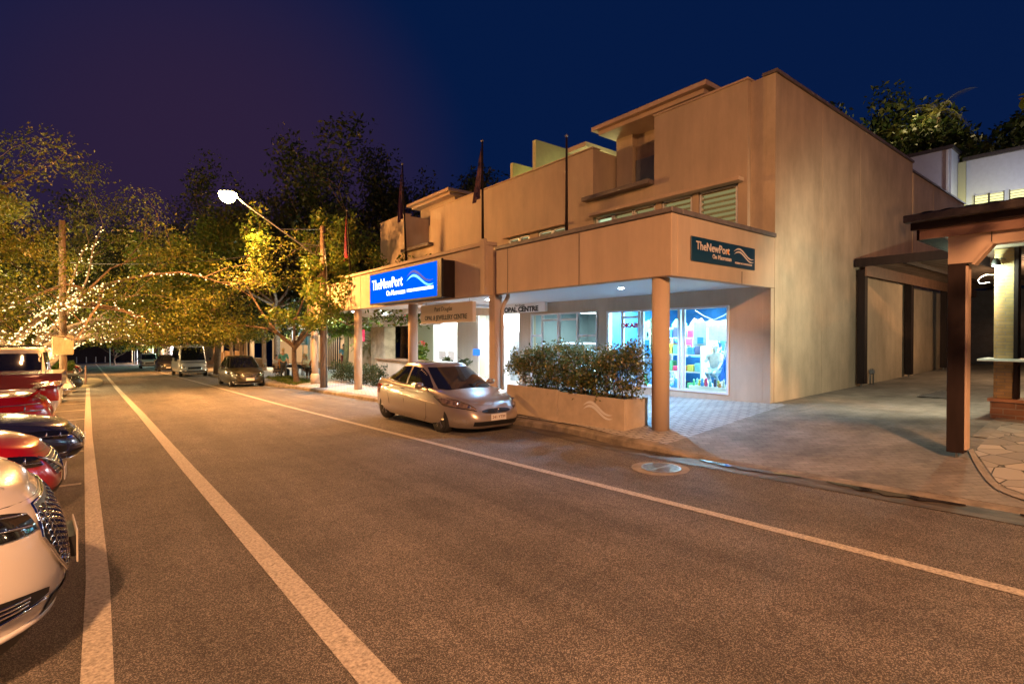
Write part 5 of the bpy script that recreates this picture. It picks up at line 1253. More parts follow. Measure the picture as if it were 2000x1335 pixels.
# ---------------------------------------------------------------- trees
def limb(mb, rg, pos, d, L, r, depth, A, par, paths, lvl=0):
    """one tapering, curving branch with its side branches; leaf anchors go to A"""
    seg = 5 if lvl < 2 else 3; pts = [Vector(pos)]; rad = [r]; d = Vector(d).normalized(); p = Vector(pos)
    tr = par.get('droop', [-.10, -.05, -.02, 0, 0])[min(lvl, 4)]
    for i in range(seg):
        d = (d + Vector((rg.gauss(0, .13), rg.gauss(0, .13), rg.gauss(0, .10) + tr))).normalized()
        if p.z < par.get('zmin', 0) and d.z < .05: d.z = .12
        p = p + d * (L / seg); pts.append(p.copy()); rad.append(r * (1 - .62 * (i + 1) / seg))
    mb.tube(pts, rad, 8 if lvl < 1 else (6 if lvl < 2 else 4), caps=False); paths.append((pts, rad, lvl))
    if depth == 0 or lvl >= par.get('leaflvl', 2):
        A += [tuple(q) for q in pts[1:]]
    if depth > 0:
        nb = par['nb'][min(lvl, len(par['nb']) - 1)]
        for k in range(nb):
            t = rg.uniform(.35, 1.0) if k else 1.0; i = min(seg - 1, int(t * seg)); q = pts[i].lerp(pts[i + 1], t * seg - i if i < seg else 1)
            ax = d.orthogonal().normalized(); ax.rotate(Matrix.Rotation(rg.uniform(0, 6.28), 4, d).to_quaternion())
            nd = d.copy(); nd = (nd + ax * rg.uniform(.5, 1.0)); nd.z += par.get('lift', .15); nd.normalize()
            limb(mb, rg, q, nd, L * rg.uniform(.5, .72), rad[i + 1] * .85 + .004, depth - 1, A, par, paths, lvl + 1)
def tree(name, label, loc, height, spread, seed, leaf, limbs=6, trunk_h=2.6, r=.28, leafsize=.10, per=26, cl=.55, depth=3, elev=(35, 60), lean=(0, 0), group=None, cat='tree', par=None, squash=(1, 1, .7), nb=(3, 3, 3)):
    rg = random.Random(seed); t_ = thing(name, label, cat, loc, group=group); mb = MB(); A = []; paths = []
    P = dict(nb=nb, leaflvl=2, droop=[-.09, -.06, -.02, 0, 0], zmin=max(2.9, trunk_h * .95)); P.update(par or {})
    top = Vector((lean[0], lean[1], trunk_h)); mid = top * .5 + Vector((rg.uniform(-.1, .1), rg.uniform(-.1, .1), 0))
    mb.tube([(0, 0, -.1), (0, 0, .15), tuple(mid), tuple(top)], [r * 1.5, r * 1.1, r * .85, r * .75], 12, caps=False); paths.append(([Vector((0, 0, 0)), mid, top], [r * 1.1, r * .85, r * .75], 0))
    for k in range(limbs):
        az = 2 * math.pi * (k + rg.uniform(-.3, .3)) / limbs; el = R(rg.uniform(*elev)); L = (height - trunk_h) * .62 / max(.45, math.sin(el)) * rg.uniform(.8, 1.05); L = min(L, spread * .75 / max(.3, math.cos(el)))
        limb(mb, rg, top - Vector((0, 0, rg.uniform(0, .5))), (math.cos(az) * math.cos(el), math.sin(az) * math.cos(el), math.sin(el)), L, r * .55, depth, A, P, paths)
    mb.build('trunk', M['bark'], t_, smooth=True)
    leaves('crown', A, per, cl, leafsize, leaf, t_, seed=seed, squash=squash)
    return t_, paths, A
LF_P = leafmat('feathery_leaf', (0.07, 0.11, 0.012), (0.14, 0.16, 0.018), (0.22, 0.19, 0.025), .55, .4)
LF_D = leafmat('dark_leaf', (0.015, 0.035, 0.008), (0.035, 0.055, 0.012), (0.07, 0.07, 0.015), .5, .25)
LF_G = leafmat('bright_green_leaf', (0.06, 0.12, 0.015), (0.11, 0.17, 0.02), (0.20, 0.19, 0.03), .4, .4)
M['bulb'] = emat('fairy_bulb', (1.0, .62, .25), 1.6, False)
def fairy(label, root, paths, maxlvl, dens, seed, minr=.03, group=None, cap=99999):
    """string lights wound round the trunk and limbs"""
    rg = random.Random(seed); L0 = Vector(root.location); pos = []; wire = MB()
    for pts, rad, lvl in paths:
        if lvl > maxlvl: continue
        if lvl == maxlvl and rg.random() < .35 and lvl > 0: continue
        ln = sum((b - a).length for a, b in zip(pts, pts[1:])); n = int(ln * dens * (5 if lvl == 0 else 1) * rg.uniform(.5, 1.4)); ang = rg.uniform(0, 6); W_ = []
        for i in range(n):
            t = i / max(1, n) * (len(pts) - 1); k = min(len(pts) - 2, int(t)); f = t - k; a, b = pts[k], pts[k + 1]; c = a.lerp(b, f); rr = lerp(rad[k], rad[k + 1], f) + .035
            d = (b - a).normalized(); u = d.orthogonal().normalized(); v = d.cross(u); ang += (.75 if lvl == 0 else 1.3) + rg.uniform(-.4, .4); rr += rg.uniform(0, .03)
            p = c + (u * math.cos(ang) + v * math.sin(ang)) * rr; pos.append(p); W_.append(p)
        if len(W_) > 2: wire.tube(W_, .006, 3, caps=False)
    t_ = thing('fairy_lights', label, 'fairy lights', tuple(L0), group=group)
    wire.build('wire', M['black'], t_)
    rg.shuffle(pos); pos = pos[:cap]
    ico = [(0, 0, 1), (1, 0, 0), (0, 1, 0), (-1, 0, 0), (0, -1, 0), (0, 0, -1)]; fc = [(0, 1, 2), (0, 2, 3), (0, 3, 4), (0, 4, 1), (5, 2, 1), (5, 3, 2), (5, 4, 3), (5, 1, 4)]
    pos.sort(key=lambda p: (L0 + p).length)
    one = MB(); s = .036; one.add([(x * s, y * s, z * s) for x, y, z in ico], fc); first = one.build('bulb', M['bulb'], t_); first.location = pos[0]
    for p in pos[1:100]:
        c = first.copy(); COL.objects.link(c); c.parent = t_; c.location = p
    rest = MB()
    for p in pos[100:]: rest.add([(p.x + x * s, p.y + y * s, p.z + z * s) for x, y, z in ico], fc)
    o = rest.build('bulb_string', M['bulb'], t_, recalc=False); o['kind'] = 'stuff'
    return t_, pos
fl = 'fairy lights wound round the left trees'
SP = [
 ('large spreading tree wrapped in fairy lights beside the cream wagon', (-2.7, 34.2), 11.5, 9.0, 11, 8, 0.9, .36, 'dense warm fairy lights wound round the large spreading tree beside the wagon', 2, 8),
 ('spreading tree wrapped in fairy lights at the left edge of view', (-3.7, 30.6), 10.5, 8.0, 12, 7, 0.8, .32, 'fairy lights on the tree at the left edge of view', 1, 8),
 ('spreading tree wrapped in fairy lights behind the traffic island', (-3.4, 48.0), 12.5, 9.5, 13, 7, 4.6, .34, 'fairy lights on the tree behind the traffic island', 2, 6),
 ('lean tree wrapped in fairy lights further along the left footpath', (-5.4, 60.0), 13.5, 9.0, 14, 6, 5.0, .32, 'fairy lights on the lean tree further along the left footpath', 1, 6)]
for lb, (x, y), h, sp, sd, nl, th, r_, fb, ml, dn in SP:
    t_, paths, A = tree('spreading_tree', lb, (x, y, gz(0, y) + .05), h, sp, sd, LF_P, limbs=nl, trunk_h=th, r=r_, leafsize=.068, per=60, cl=.78, depth=3, elev=(48, 80) if th < 1 else (25, 62), nb=(4, 3, 2), squash=(1.2, 1.2, .55), par=dict(zmin=2.6 if y < 40 else 5.2, nb=(4, 3, 2), leaflvl=1 if th > 1 else 2, droop=[-.20, -.13, -.04, 0, 0]))
    fairy(fb, t_, paths, ml, dn, sd, cap=1500 if y < 45 else 500)
    for q in ((.8, -.8, 1.8), (1.5, .5, 4.0), (.5, -2.5, 5.8)):
        lamp('fairy_glow', 'POINT', (x + q[0], y + q[1], gz(0, y) + q[2]), 190, (1.0, .66, .28), .5)
tree('spreading_tree', 'unlit spreading tree whose outer leaves fill the upper left edge', (-8.6, 21.5, gz(0, 20)), 9.8, 5.0, 19, LF_P, limbs=7, trunk_h=5.2, r=.28, leafsize=.06, per=46, cl=.7, depth=3, elev=(25, 65), nb=(4, 3, 2), squash=(1.2, 1.2, .6))
# taller dark trees beyond on the left
for i, (x, y, h, sp, lb) in enumerate([(-12, 34, 11, 8, 'tall dark tree behind the left edge fairy-light tree'), (-11, 46, 13, 9, 'tall dark tree between the two large fairy-light trees'),
        (-8.5, 66, 13, 11, 'tall dark tree overhanging the far left parking bays'), (-7, 84, 19, 12, 'tall dark tree far down the left side of the street'), (-7, 110, 20, 12, 'tall dark tree at the far left end of the street')]):
    tree('street_tree', lb, (x, y, gz(0, y)), h, sp, 30 + i, LF_D if i % 2 else LF_P, limbs=6, trunk_h=3.6, r=.4, leafsize=.15, per=40, cl=1.3, depth=3, elev=(30, 70), nb=(4, 3, 2))
# right of the street
tree('street_tree', 'small bright yellow-green tree growing on the footpath before the awning end', (7.55, 26.9, gz(7.7, 27)), 6.3, 4.6, 51, LF_G, limbs=6, trunk_h=2.1, r=.13, leafsize=.10, per=40, cl=.5, depth=3, elev=(25, 72), nb=(3, 3, 2), squash=(1, 1, .8), lean=(-.3, -.7))
tree('street_tree', 'tall dark-trunked tree standing beside the minibus', (6.9, 45.5, gz(7, 45)), 12.5, 6.5, 52, LF_D, limbs=7, trunk_h=5.2, r=.24, leafsize=.13, per=40, cl=1.0, depth=3, elev=(20, 70), nb=(3, 3, 2))
tree('street_tree', 'leafy tree right behind the small bright tree', (9.5, 38.5, gz(9, 38)), 10.5, 5.6, 53, LF_G, limbs=7, trunk_h=5.0, r=.2, leafsize=.12, per=40, cl=.9, depth=3, elev=(20, 70), nb=(3, 3, 2))
for i, (x, y, h, sp, lb) in enumerate([(16.5, 52, 15.0, 9, 'huge round dark tree rising behind the power pole'), (20.5, 41, 15.5, 8.5, 'tall dark tree rising behind the flag beside the building'),
        (27, 40, 16.5, 8, 'broad dark tree behind the end block of the cream building'), (11, 70, 15, 9, 'tall dark tree behind the green lit gable'), (9, 96, 20, 10, 'distant dark tree over the shops with the red awning'), (24, 60, 20, 10, 'distant dark tree behind the building, seen between the flags')]):
    tree('tall_tree', lb, (x, y, tz(x, y)), h, sp, 70 + i, LF_D, limbs=8, trunk_h=h * .28, r=.42, leafsize=.17, per=42, cl=1.35, depth=3, elev=(15, 80), nb=(4, 3, 2), squash=(1, 1, .8))
tree('street_tree', 'small roadside tree at the far end beside the yellow sign', (1.6, 112, gz(1, 112)), 6.5, 3.5, 91, LF_P, limbs=5, trunk_h=1.6, r=.14, leafsize=.22, per=12, cl=.8, depth=2, elev=(30, 75))
# hill trees behind the white house, right
for i, (x, y, h, lb) in enumerate([(57, 17.5, 16, 'dark hillside tree furthest left behind the white house ridge'), (58, 14.4, 15.5, 'dark hillside tree just behind the white house stair wall'), (60, 12.2, 15.5, 'dark hillside tree directly behind the pale palm'), (60, 9.6, 16, 'dark hillside tree behind the middle of the white house'), (62, 7.2, 17, 'dark hillside tree over the lit louvre windows'), (60, 4.4, 18, 'tallest dark hillside tree at the right edge')]):
    tree('hill_tree', lb, (x, y, tz(x, y)), h, 5.0, 110 + i, LF_D, limbs=8, trunk_h=h * .3, r=.35, leafsize=.24, per=100, cl=1.8, depth=3, elev=(10, 80), nb=(3, 3, 2), squash=(1, 1, .8))
# palms
M['frond'] = leafmat('palm_frond', (0.10, 0.11, 0.02), (0.16, 0.16, 0.03), (0.22, 0.18, 0.05), .45, .3)
def palm(label, loc, h, fl_, nf, seed, r=.16, cat='palm'):
    rg = random.Random(seed); t_ = thing('palm_tree', label, cat, loc); mb = MB(); mb.tube([(0, 0, 0), (.1, 0, h * .5), (.15, 0, h)], [r * 1.2, r, r * .8], 10); mb.build('trunk', M['bark'], t_, smooth=True)
    for k in range(nf):
        az = 2 * math.pi * k / nf + rg.uniform(-.2, .2); el = rg.uniform(-.1, 1.2); mb = MB(); P = []; p = Vector((.15, 0, h)); d = Vector((math.cos(az) * math.cos(el), math.sin(az) * math.cos(el), math.sin(el))); side = Vector((-math.sin(az), math.cos(az), 0))
        n = 14; pts = []
        for i in range(n + 1): pts.append(p.copy()); p = p + d * (fl_ / n); d = (d + Vector((0, 0, -.13))).normalized()
        mb.tube(pts, [.02 * (1 - .7 * i / n) for i in range(n + 1)], 4)
        for i in range(1, n + 1):
            w_ = fl_ * .26 * math.sin(math.pi * min(.97, .15 + .8 * i / n)); dd = (pts[i] - pts[i - 1]).normalized()
            for s in (-1, 1):
                for q in (0, .5):
                    b_ = pts[i].lerp(pts[i - 1], q); tip = b_ + (side * s * .8 + dd * .6 + Vector((0, 0, -.25))).normalized() * w_
                    mb.add([b_ - dd * .02, b_ + dd * .02, tip], [(0, 1, 2)]); 
        mb.build('frond', M['frond'], t_, recalc=False)
    return t_
palm('pale palm on the hill lit above the dark trees behind the white house', (55, 12.3, tz(55, 12)), 17.3, 3.0, 12, 5)
palm('second hill palm, left of the pale one', (55.5, 14.9, tz(55, 14)), 16.2, 2.6, 10, 6)
palm('low garden palm seen between the awning columns', (11.5, 31.0, gz(11, 31)), 2.3, 2.3, 12, 7)
palm('second low garden palm behind the tan pillar', (12.2, 28.3, gz(11, 28)), 1.7, 2.0, 12, 8)
lamp('garden_fill', 'POINT', (10.6, 29.4, 1.6), 60, (.75, 1.0, .55), .1)  # fill light added to brighten the garden plants, no fitting
lamp('hill_fill', 'POINT', (51.5, 13.0, 21.0), 420, (1.0, .75, .35), .3)  # fill light added behind the white house for the palm, no fitting
# twig with leaves reaching in at the top right
t_ = thing('overhanging_branch', 'leafy twig reaching into the picture at the top right', 'branch', (14.0, 1.72, 6.35))
mb = MB(); mb.tube([(2.2, -1.2, .6), (1.1, -.4, .35), (.3, .2, .05)], [.05, .03, .012], 6); mb.build('twig', M['bark'], t_)
leaves('leaf_cluster', [(0, .05, 0), (.1, -.1, .12), (.25, -.3, .2), (.05, .03, -.14)], 9, .13, .10, LF_G, t_, seed=4)

tree('street_tree', 'kerbside tree just behind the camera on the right whose leaves dapple the lamplight', (7.6, -3.6, gz(7.5, -3.6)), 6.6, 2.6, 151, LF_D, limbs=6, trunk_h=4.0, r=.14, leafsize=.13, per=11, cl=.6, depth=3, elev=(20, 70), nb=(3, 2, 2))

# ---------------------------------------------------------------- people
def skinmesh(joints, edges, root_i, sub=1):
    """joints: {name: ((x,y,z), radius)}"""
    names = list(joints); me = bpy.data.meshes.new('body_tmp'); me.from_pydata([joints[n][0] for n in names], [(names.index(a), names.index(b)) for a, b in edges], [])
    o = bpy.data.objects.new('body_tmp', me); COL.objects.link(o)
    md = o.modifiers.new('s', 'SKIN'); md.use_smooth_shade = True
    for i, n in enumerate(names):
        r_ = joints[n][1]; r_ = r_ if isinstance(r_, tuple) else (r_, r_); me.skin_vertices[0].data[i].radius = r_; me.skin_vertices[0].data[i].use_root = (n == root_i)
    s = o.modifiers.new('u', 'SUBSURF'); s.levels = sub; s.render_levels = sub
    dg = bpy.context.evaluated_depsgraph_get(); out_ = bpy.data.meshes.new_from_object(o.evaluated_get(dg)); bpy.data.objects.remove(o); out_.shade_smooth(); return out_
SKIN = mat('skin', (.42, .24, .16), .55); SKIN_M = mat('mannequin_plastic', (.70, .68, .64), .35)
HAIR = [mat('dark_hair', (.03, .02, .015), .6), mat('fair_hair', (.35, .24, .12), .6), mat('grey_hair', (.35, .34, .32), .6)]
def person(label, loc, rotz, pose='stand', shirt=(.3, .3, .3), trousers=(.05, .06, .1), hair=0, h=1.72, cat='person', name='person', skin=None, cap=None, group=None, shorts=False):
    """one continuous body facing +x; shirt, trousers and hair are pieces over it"""
    k = h / 1.75; skin = skin or SKIN; t_ = thing(name, label, cat, loc, rotz, group)
    if pose == 'sit': hz, kx_, kz, ax_ = .50, .42, .50, .44
    elif pose == 'kneel': hz, kx_, kz, ax_ = .48, .34, .40, -.05
    else: hz, kx_, kz, ax_ = .93, .03, .50, -.01
    J = {}; E_ = []
    def j(n, x, y, z, r_): J[n] = ((x * k, y * k, z * k), (r_[0] * k, r_[1] * k) if isinstance(r_, tuple) else r_ * k)
    j('pelvis', 0, 0, hz, (.105, .15)); j('waist', .0, 0, hz + .16, (.09, .125)); j('chest', .0, 0, hz + .36, (.11, .155)); j('neck0', .0, 0, hz + .52, (.06, .07)); j('neck', .01, 0, hz + .58, .05); j('head', .025, 0, hz + .68, (.085, .07)); j('crown', .015, 0, hz + .77, (.075, .062))
    j('nose', .115, 0, hz + .675, .012)
    E_ += [('pelvis', 'waist'), ('waist', 'chest'), ('chest', 'neck0'), ('neck0', 'neck'), ('neck', 'head'), ('head', 'crown'), ('head', 'nose')]
    for s, c in ((1, 'l'), (-1, 'r')):
        j('sh' + c, 0, s * .19, hz + .47, .058)
        if pose == 'sit': el, wr_ = (.10, s * .24, hz + .20), (.32, s * .16, hz + .26)
        elif pose == 'kneel': el, wr_ = (.12, s * .25, hz + .22), (.28, s * .22, hz + .06)
        else: el, wr_ = (-.02, s * .25, hz + .19), (.06, s * .25, hz - .06)
        j('el' + c, *el, .038); j('wr' + c, *wr_, .026)
        d = Vector(wr_) - Vector(el); d.normalize(); pm = Vector(wr_) + d * .05; j('palm' + c, *pm, (.024, .034)); E_ += [('chest', 'sh' + c), ('sh' + c, 'el' + c), ('el' + c, 'wr' + c), ('wr' + c, 'palm' + c)]
        sd = d.cross(Vector((0, s, 0))); sd = sd.normalized() if sd.length > .01 else Vector((1, 0, 0))
        for q in range(4):
            o_ = sd * (.027 - .018 * q); a = pm + d * .04 + o_; b_ = pm + d * (.085 - .006 * abs(q - 1)) + o_ + Vector((0, -s * .012, -.012)); j(f'f{c}{q}', *a, .009); j(f'g{c}{q}', *b_, .007); E_ += [('palm' + c, f'f{c}{q}'), (f'f{c}{q}', f'g{c}{q}')]
        a = pm + sd * .045 - d * .005; j('th' + c, *a, .010); j('tt' + c, *(a + d * .035 + sd * .01), .008); E_ += [('palm' + c, 'th' + c), ('th' + c, 'tt' + c)]
        j('hip' + c, 0.01, s * .095, hz - .05, .085); j('kn' + c, kx_, s * .11, kz, .058); j('calf' + c, lerp(kx_, ax_, .35), s * .11, lerp(kz, .09, .35) if pose != 'kneel' else .30, .055); j('an' + c, ax_ if pose != 'kneel' else kx_ - .30, s * .11, .09 if pose != 'kneel' else .10, .036)
        j('toe' + c, (ax_ if pose != 'kneel' else kx_ - .30) + (.17 if pose != 'kneel' else -.05), s * .12, .04, (.03, .042)); E_ += [('pelvis', 'hip' + c), ('hip' + c, 'kn' + c), ('kn' + c, 'calf' + c), ('calf' + c, 'an' + c), ('an' + c, 'toe' + c)]
    me = skinmesh(J, E_, 'pelvis', 2); me.name = 'body'; me.materials.append(skin); b_ = bpy.data.objects.new('body', me); COL.objects.link(b_); b_.parent = t_
    def over(names, grow, m, nm):
        JJ = {n: (J[n][0], tuple(r_ + grow for r_ in (J[n][1] if isinstance(J[n][1], tuple) else (J[n][1],) * 2))) for n in names}; EE = [e for e in E_ if e[0] in names and e[1] in names]
        me = skinmesh(JJ, EE, 'pelvis' if 'pelvis' in names else names[0], 1); me.name = nm; me.materials.append(m); o = bpy.data.objects.new(nm, me); COL.objects.link(o); o.parent = t_
    over(['pelvis', 'waist', 'chest', 'neck0', 'shl', 'shr', 'ell', 'elr'], .014, mat('shirt_cloth', shirt, .9, noise=.25, nscale=9), 'shirt')
    lg = ['pelvis', 'hipl', 'hipr', 'knl', 'knr'] + ([] if shorts else ['calfl', 'calfr', 'anl', 'anr'])
    over(lg, .012, mat('trouser_cloth', trousers, .9, noise=.25, nscale=9), 'shorts' if shorts else 'trousers')
    hz_ = (hz + .72) * k
    mb = MB(); mb.lathe([(.001, .115), (.05, .108), (.082, .07), (.094, .015), (.088, -.05), (.06, -.06)], (.0, 0, hz_), 16); mb.v = [(p[0] - .012 + (0 if p[2] > hz_ else -.02), p[1] * .88, p[2]) for p in mb.v]
    if cap is None: mb.build('hair', HAIR[hair], t_, smooth=True)
    else:
        m_ = mat('cap_cloth', cap, .8); mb.tube([(.06, -.05, hz_ + .02), (.13, -.03, hz_ + .005), (.15, 0, hz_), (.13, .03, hz_ + .005), (.06, .05, hz_ + .02)], .012, 6); mb.build('cap', m_, t_, smooth=True)
    for s in (1, -1):
        mb = MB(); mb.lathe([(.001, -.009), (.009, 0), (.001, .009)], (.105 * k, s * .032 * k, (hz + .70) * k), 8); mb.build('eye', M['black'], t_, smooth=True)
    mb = MB(); mb.tube([(.106 * k, -.02, (hz + .635) * k), (.111 * k, 0, (hz + .632) * k), (.106 * k, .02, (hz + .635) * k)], .005, 5); mb.build('mouth', mat('lips', (.3, .1, .08), .5), t_)
    return t_
# outdoor diners beyond the awning
M['tabletop'] = mat('cafe_table_top', (.30, .20, .12), .4)
def cafe_table(label, x, y):
    g_ = gz(x, y); t_ = thing('cafe_table', label, 'table', (x, y, g_), group='cafe tables on the footpath'); mb = MB(); mb.box(-.35, .35, -.35, .35, .71, .74); mb.build('tabletop', M['tabletop'], t_, bevel=.01)
    mb = MB(); mb.tube([(0, 0, .02), (0, 0, .71)], .03, 8); mb.box(-.22, .22, -.22, .22, 0, .02); mb.build('pedestal', M['black'], t_)
def cafe_chair(label, x, y, rz):
    g_ = gz(x, y); t_ = thing('cafe_chair', label, 'chair', (x, y, g_), rz, group='cafe chairs on the footpath'); mb = MB(); mb.box(-.2, .2, -.2, .2, .42, .45); mb.build('seat', M['tabletop'], t_, bevel=.01)
    mb = MB(); mb.box(-.2, -.17, -.2, .2, .55, .86); mb.build('backrest', M['tabletop'], t_, bevel=.01)
    for a, b_ in ((-.18, -.18), (.18, -.18), (.18, .18), (-.18, .18)):
        mb = MB(); mb.tube([(a, b_, 0), (a, b_, .42 if a > 0 else .86)], .014, 6); mb.build('leg', M['black'], t_)
TB = [('nearest cafe table beside the awning end', 9.0, 29.4), ('middle cafe table under the small bright tree', 8.8, 32.2), ('farthest cafe table before the timber pub', 8.9, 35.4)]
for lb, x, y in TB: cafe_table(lb, x, y)
PP = [('person in teal top standing with back turned by the tables', 8.0, 31.0, 1.2, 'stand', (.08, .30, .32), (.04, .05, .07), 1), ('seated person in orange shirt at the nearest table', 9.0, 28.7, 1.57, 'sit', (.55, .20, .08), (.05, .05, .06), 0), ('seated person in cream shirt at the nearest table', 9.0, 30.1, -1.57, 'sit', (.6, .5, .4), (.06, .05, .05), 2),
      ('seated person in yellow shirt at the middle table', 8.15, 32.2, 0, 'sit', (.55, .38, .08), (.03, .04, .08), 0), ('seated person in pale blue shirt at the middle table', 9.5, 32.2, 3.14, 'sit', (.35, .45, .55), (.05, .05, .08), 1), ('seated person in dark red shirt at the far table', 8.9, 34.7, 1.57, 'sit', (.30, .05, .05), (.05, .05, .06), 0), ('seated person in white shirt at the far table', 8.9, 36.1, -1.57, 'sit', (.6, .6, .58), (.05, .05, .06), 0),
      ('standing person in blue shirt inside the garden seen between columns', 12.4, 33.6, -1.9, 'stand', (.12, .32, .55), (.3, .05, .06), 0)]
for lb, x, y, rz, po, sh, tr_, hr in PP:
    if po == 'sit': cafe_chair('chair under the ' + lb.split(' at ')[0], x - .05 * math.cos(rz), y - .05 * math.sin(rz), rz)
    person(lb, (x, y, gz(x, y)), rz, po, sh, tr_, hr)

# low hedge and lawn strip beyond the awning columns
t_ = thing('low_hedge', 'low dark hedge along the footpath edge between the far awning columns', 'hedge', (8.9, 22.6, gz(8.9, 22.6))); rg = random.Random(9)
leaves('foliage', [(rg.uniform(-.3, .3), rg.uniform(-2.6, 2.6), rg.uniform(.1, .85)) for _ in range(260)], 22, .16, .045, LF_D, t_, seed=9)
mb = MB(); [mb.tube([(0, y, 0), (0.05, y + .05, .6)], .015, 5) for y in frange(-2.4, 2.4, .4)]; mb.build('stem', M['bark'], t_)
t_ = leaves('ground_cover', [(7.2 + rg.random() * 1.2, 25.9 + rg.random() * 5.5, gz(7.8, 28) + .03) for _ in range(260)], 16, .16, .05, LF_G, seed=10, squash=(1, 1, .5)); t_['kind'] = 'stuff'
# planter with flowers on the island
t_ = thing('island_planter', 'rusty planter box with bushy green plants on the traffic island', 'planter', (-1.75, 36.9, gz(0, 36.9) + .14)); mb = MB(); mb.box(-.5, .5, -.4, .4, 0, .75); mb.build('box', mat('rusty_box', (.20, .08, .04), .8, noise=.4), t_, bevel=.02); leaves('plants', [(rg.uniform(-.5, .5), rg.uniform(-.4, .4), rg.uniform(.75, 1.15)) for _ in range(60)], 20, .2, .07, LF_G, t_, seed=11)
t_ = thing('handrail', 'low white and red handrail at the rounded end of the traffic island', 'railing', (-.75, 37.3, gz(0, 37) + .14)); mb = MB()
mb.tube([(0, -.9, 0), (0, -.9, .95), (0, .9, .95), (0, .9, 0)], .03, 8); mb.build('rail', mat('red_white_rail', (.6, .35, .28), .5), t_, smooth=True); mb = MB(); mb.tube([(0, -.9, .5), (0, .9, .5)], .025, 6); mb.build('mid_rail', M['white'], t_)
# end of the road
for i in range(5):
    x = -4.8 + 1.75 * i; t_ = thing('bollard', 'white bollard at the dead end of the street, ' + ['leftmost of five', 'second from the left', 'middle of five', 'second from the right', 'rightmost of five'][i], 'bollard', (x, 158, gz(0, 158)), group='white bollards across the end of the road'); mb = MB(); mb.lathe([(.10, 0), (.10, 1.3), (.06, 1.4), (.001, 1.42)], (0, 0, 0), 10); mb.build('post', M['white'], t_)
t_ = thing('road_sign', 'round yellow road sign on a thin post near the end of the street', 'sign', (.9, 106, gz(0, 106))); mb = MB(); mb.tube([(0, 0, 0), (0, 0, 3.4)], .05, 6); mb.build('post', M['white'], t_); mb = MB(); mb.lathe([(.45, -.02), (.45, .02)], (0, -.08, 3.3), 20, 'y'); mb.build('sign_face', mat('yellow_sign', (.7, .6, .05), .4), t_)

# ---------------------------------------------------------------- buildings beyond
def bld(label, name='shop', loc=(0, 0, 0)): return thing(name, label, 'building', loc)
def part(t_, name, m, *bx, bevel=0.0):
    for q in bx:
        mb = MB(); mb.box(*q); mb.build(name, m, t_, world=True, bevel=bevel)
M['oldtimber'] = mat('pale_weathered_timber', (.42, .30, .20), .8, noise=.4, nscale=4, stretch=(6, 6, .5)); M['darkin'] = mat('dark_interior', (.03, .022, .018), .8)
M['litwarm'] = emat('warm_glow_wall', (.75, .42, .18), .25, False); M['litcool'] = emat('cool_lit_panel', (.65, .85, 1.0), 1.1, False); M['redsheet'] = mat('red_awning_sheet', (.30, .03, .03), .5); M['greenwall'] = mat('mint_green_wall', (.25, .60, .42), .7)
# timber pub with low boarded front
g1 = gz(11, 55); t_ = bld('open-fronted weathered timber pub with posts and boarded panels beyond the diners', 'timber_pub', (11, 52, g1))
part(t_, 'roof_beam', M['oldtimber'], (9.6, 9.8, 39.0, 66, g1 + 3.35, g1 + 3.85)); part(t_, 'roof', M['roofdark'], (9.4, 20, 38.6, 66.5, g1 + 3.86, g1 + 3.98)); part(t_, 'back_wall', M['litwarm'], (15.8, 16, 39, 66, g1, g1 + 3.8))  # back wall emits its own warm glow in place of room light
part(t_, 'post', M['oldtimber'], *[(9.6, 9.85, y, y + .25, g1, g1 + 3.35) for y in (39, 43, 47.2, 51.5, 56, 61, 65.7)])
part(t_, 'boarded_panel', M['oldtimber'], *[(9.9, 9.98, y, y + w_, g1 + z0, g1 + z1) for y, w_, z0, z1 in ((47.6, 1.6, 0, 3.2), (50.2, 1.1, .0, 3.3), (52, 3.4, .0, 1.5), (56.5, 4.2, .0, 1.4), (43.4, 3.4, 0, 1.1), (61.4, 4.2, 0, 1.2), (53.5, 1.2, 2.3, 3.3), (58, 1.6, 2.2, 3.3))])
part(t_, 'dark_shutter', M['darkin'], (9.95, 10.0, 53.2, 55.6, g1 + 1.6, g1 + 2.3), (9.95, 10.0, 56.6, 58.8, g1 + 1.6, g1 + 2.35), (9.95, 10.0, 61.6, 65, g1 + 1.5, g1 + 3.3))
lamp('pub_light', 'POINT', (12.0, 56, g1 + 3.1), 900, (1.0, .68, .36), .2); lamp('pub_light', 'POINT', (11.8, 46, g1 + 3.0), 500, (1.0, .75, .45), .2)
# white roofed kiosk right behind the small tree, with blue sign
g2 = gz(11, 40); t_ = bld('small kiosk with a white lit roof edge and slatted back, behind the small bright tree', 'kiosk', (12.5, 38, g2))
part(t_, 'roof', M['white'], (10.3, 16, 34.6, 38.8, g2 + 2.95, g2 + 3.25)); part(t_, 'wall', M['oldtimber'], (15.6, 15.8, 34.8, 38.6, g2, g2 + 2.95)); part(t_, 'post', M['trimw'], (10.5, 10.62, 34.8, 34.92, g2, g2 + 2.95), (10.5, 10.62, 38.4, 38.52, g2, g2 + 2.95))
part(t_, 'slat', M['brownpaint'], *[(12.6, 12.66, y, y + .14, g2, g2 + 2.9) for y in frange(34.9, 38.3, .45)])
lamp('kiosk_light', 'POINT', (11.6, 36.6, g2 + 2.6), 90, (.75, .95, 1.0), .1); lamp('kiosk_light', 'POINT', (9.7, 36.6, g2 + 3.6), 60, (.75, .95, 1.0), .1)
t_ = thing('blue_sign', 'small blue notice sign with two lines of white lettering beside the tree trunk', 'sign', (10.2, 34.9, g2 + 1.9)); mb = MB(); mb.box(-.04, .04, -.85, .85, 0, .62); pn = mb.build('panel', mat('mid_blue_face', (.02, .18, .32), .4), t_); 
mb = MB()
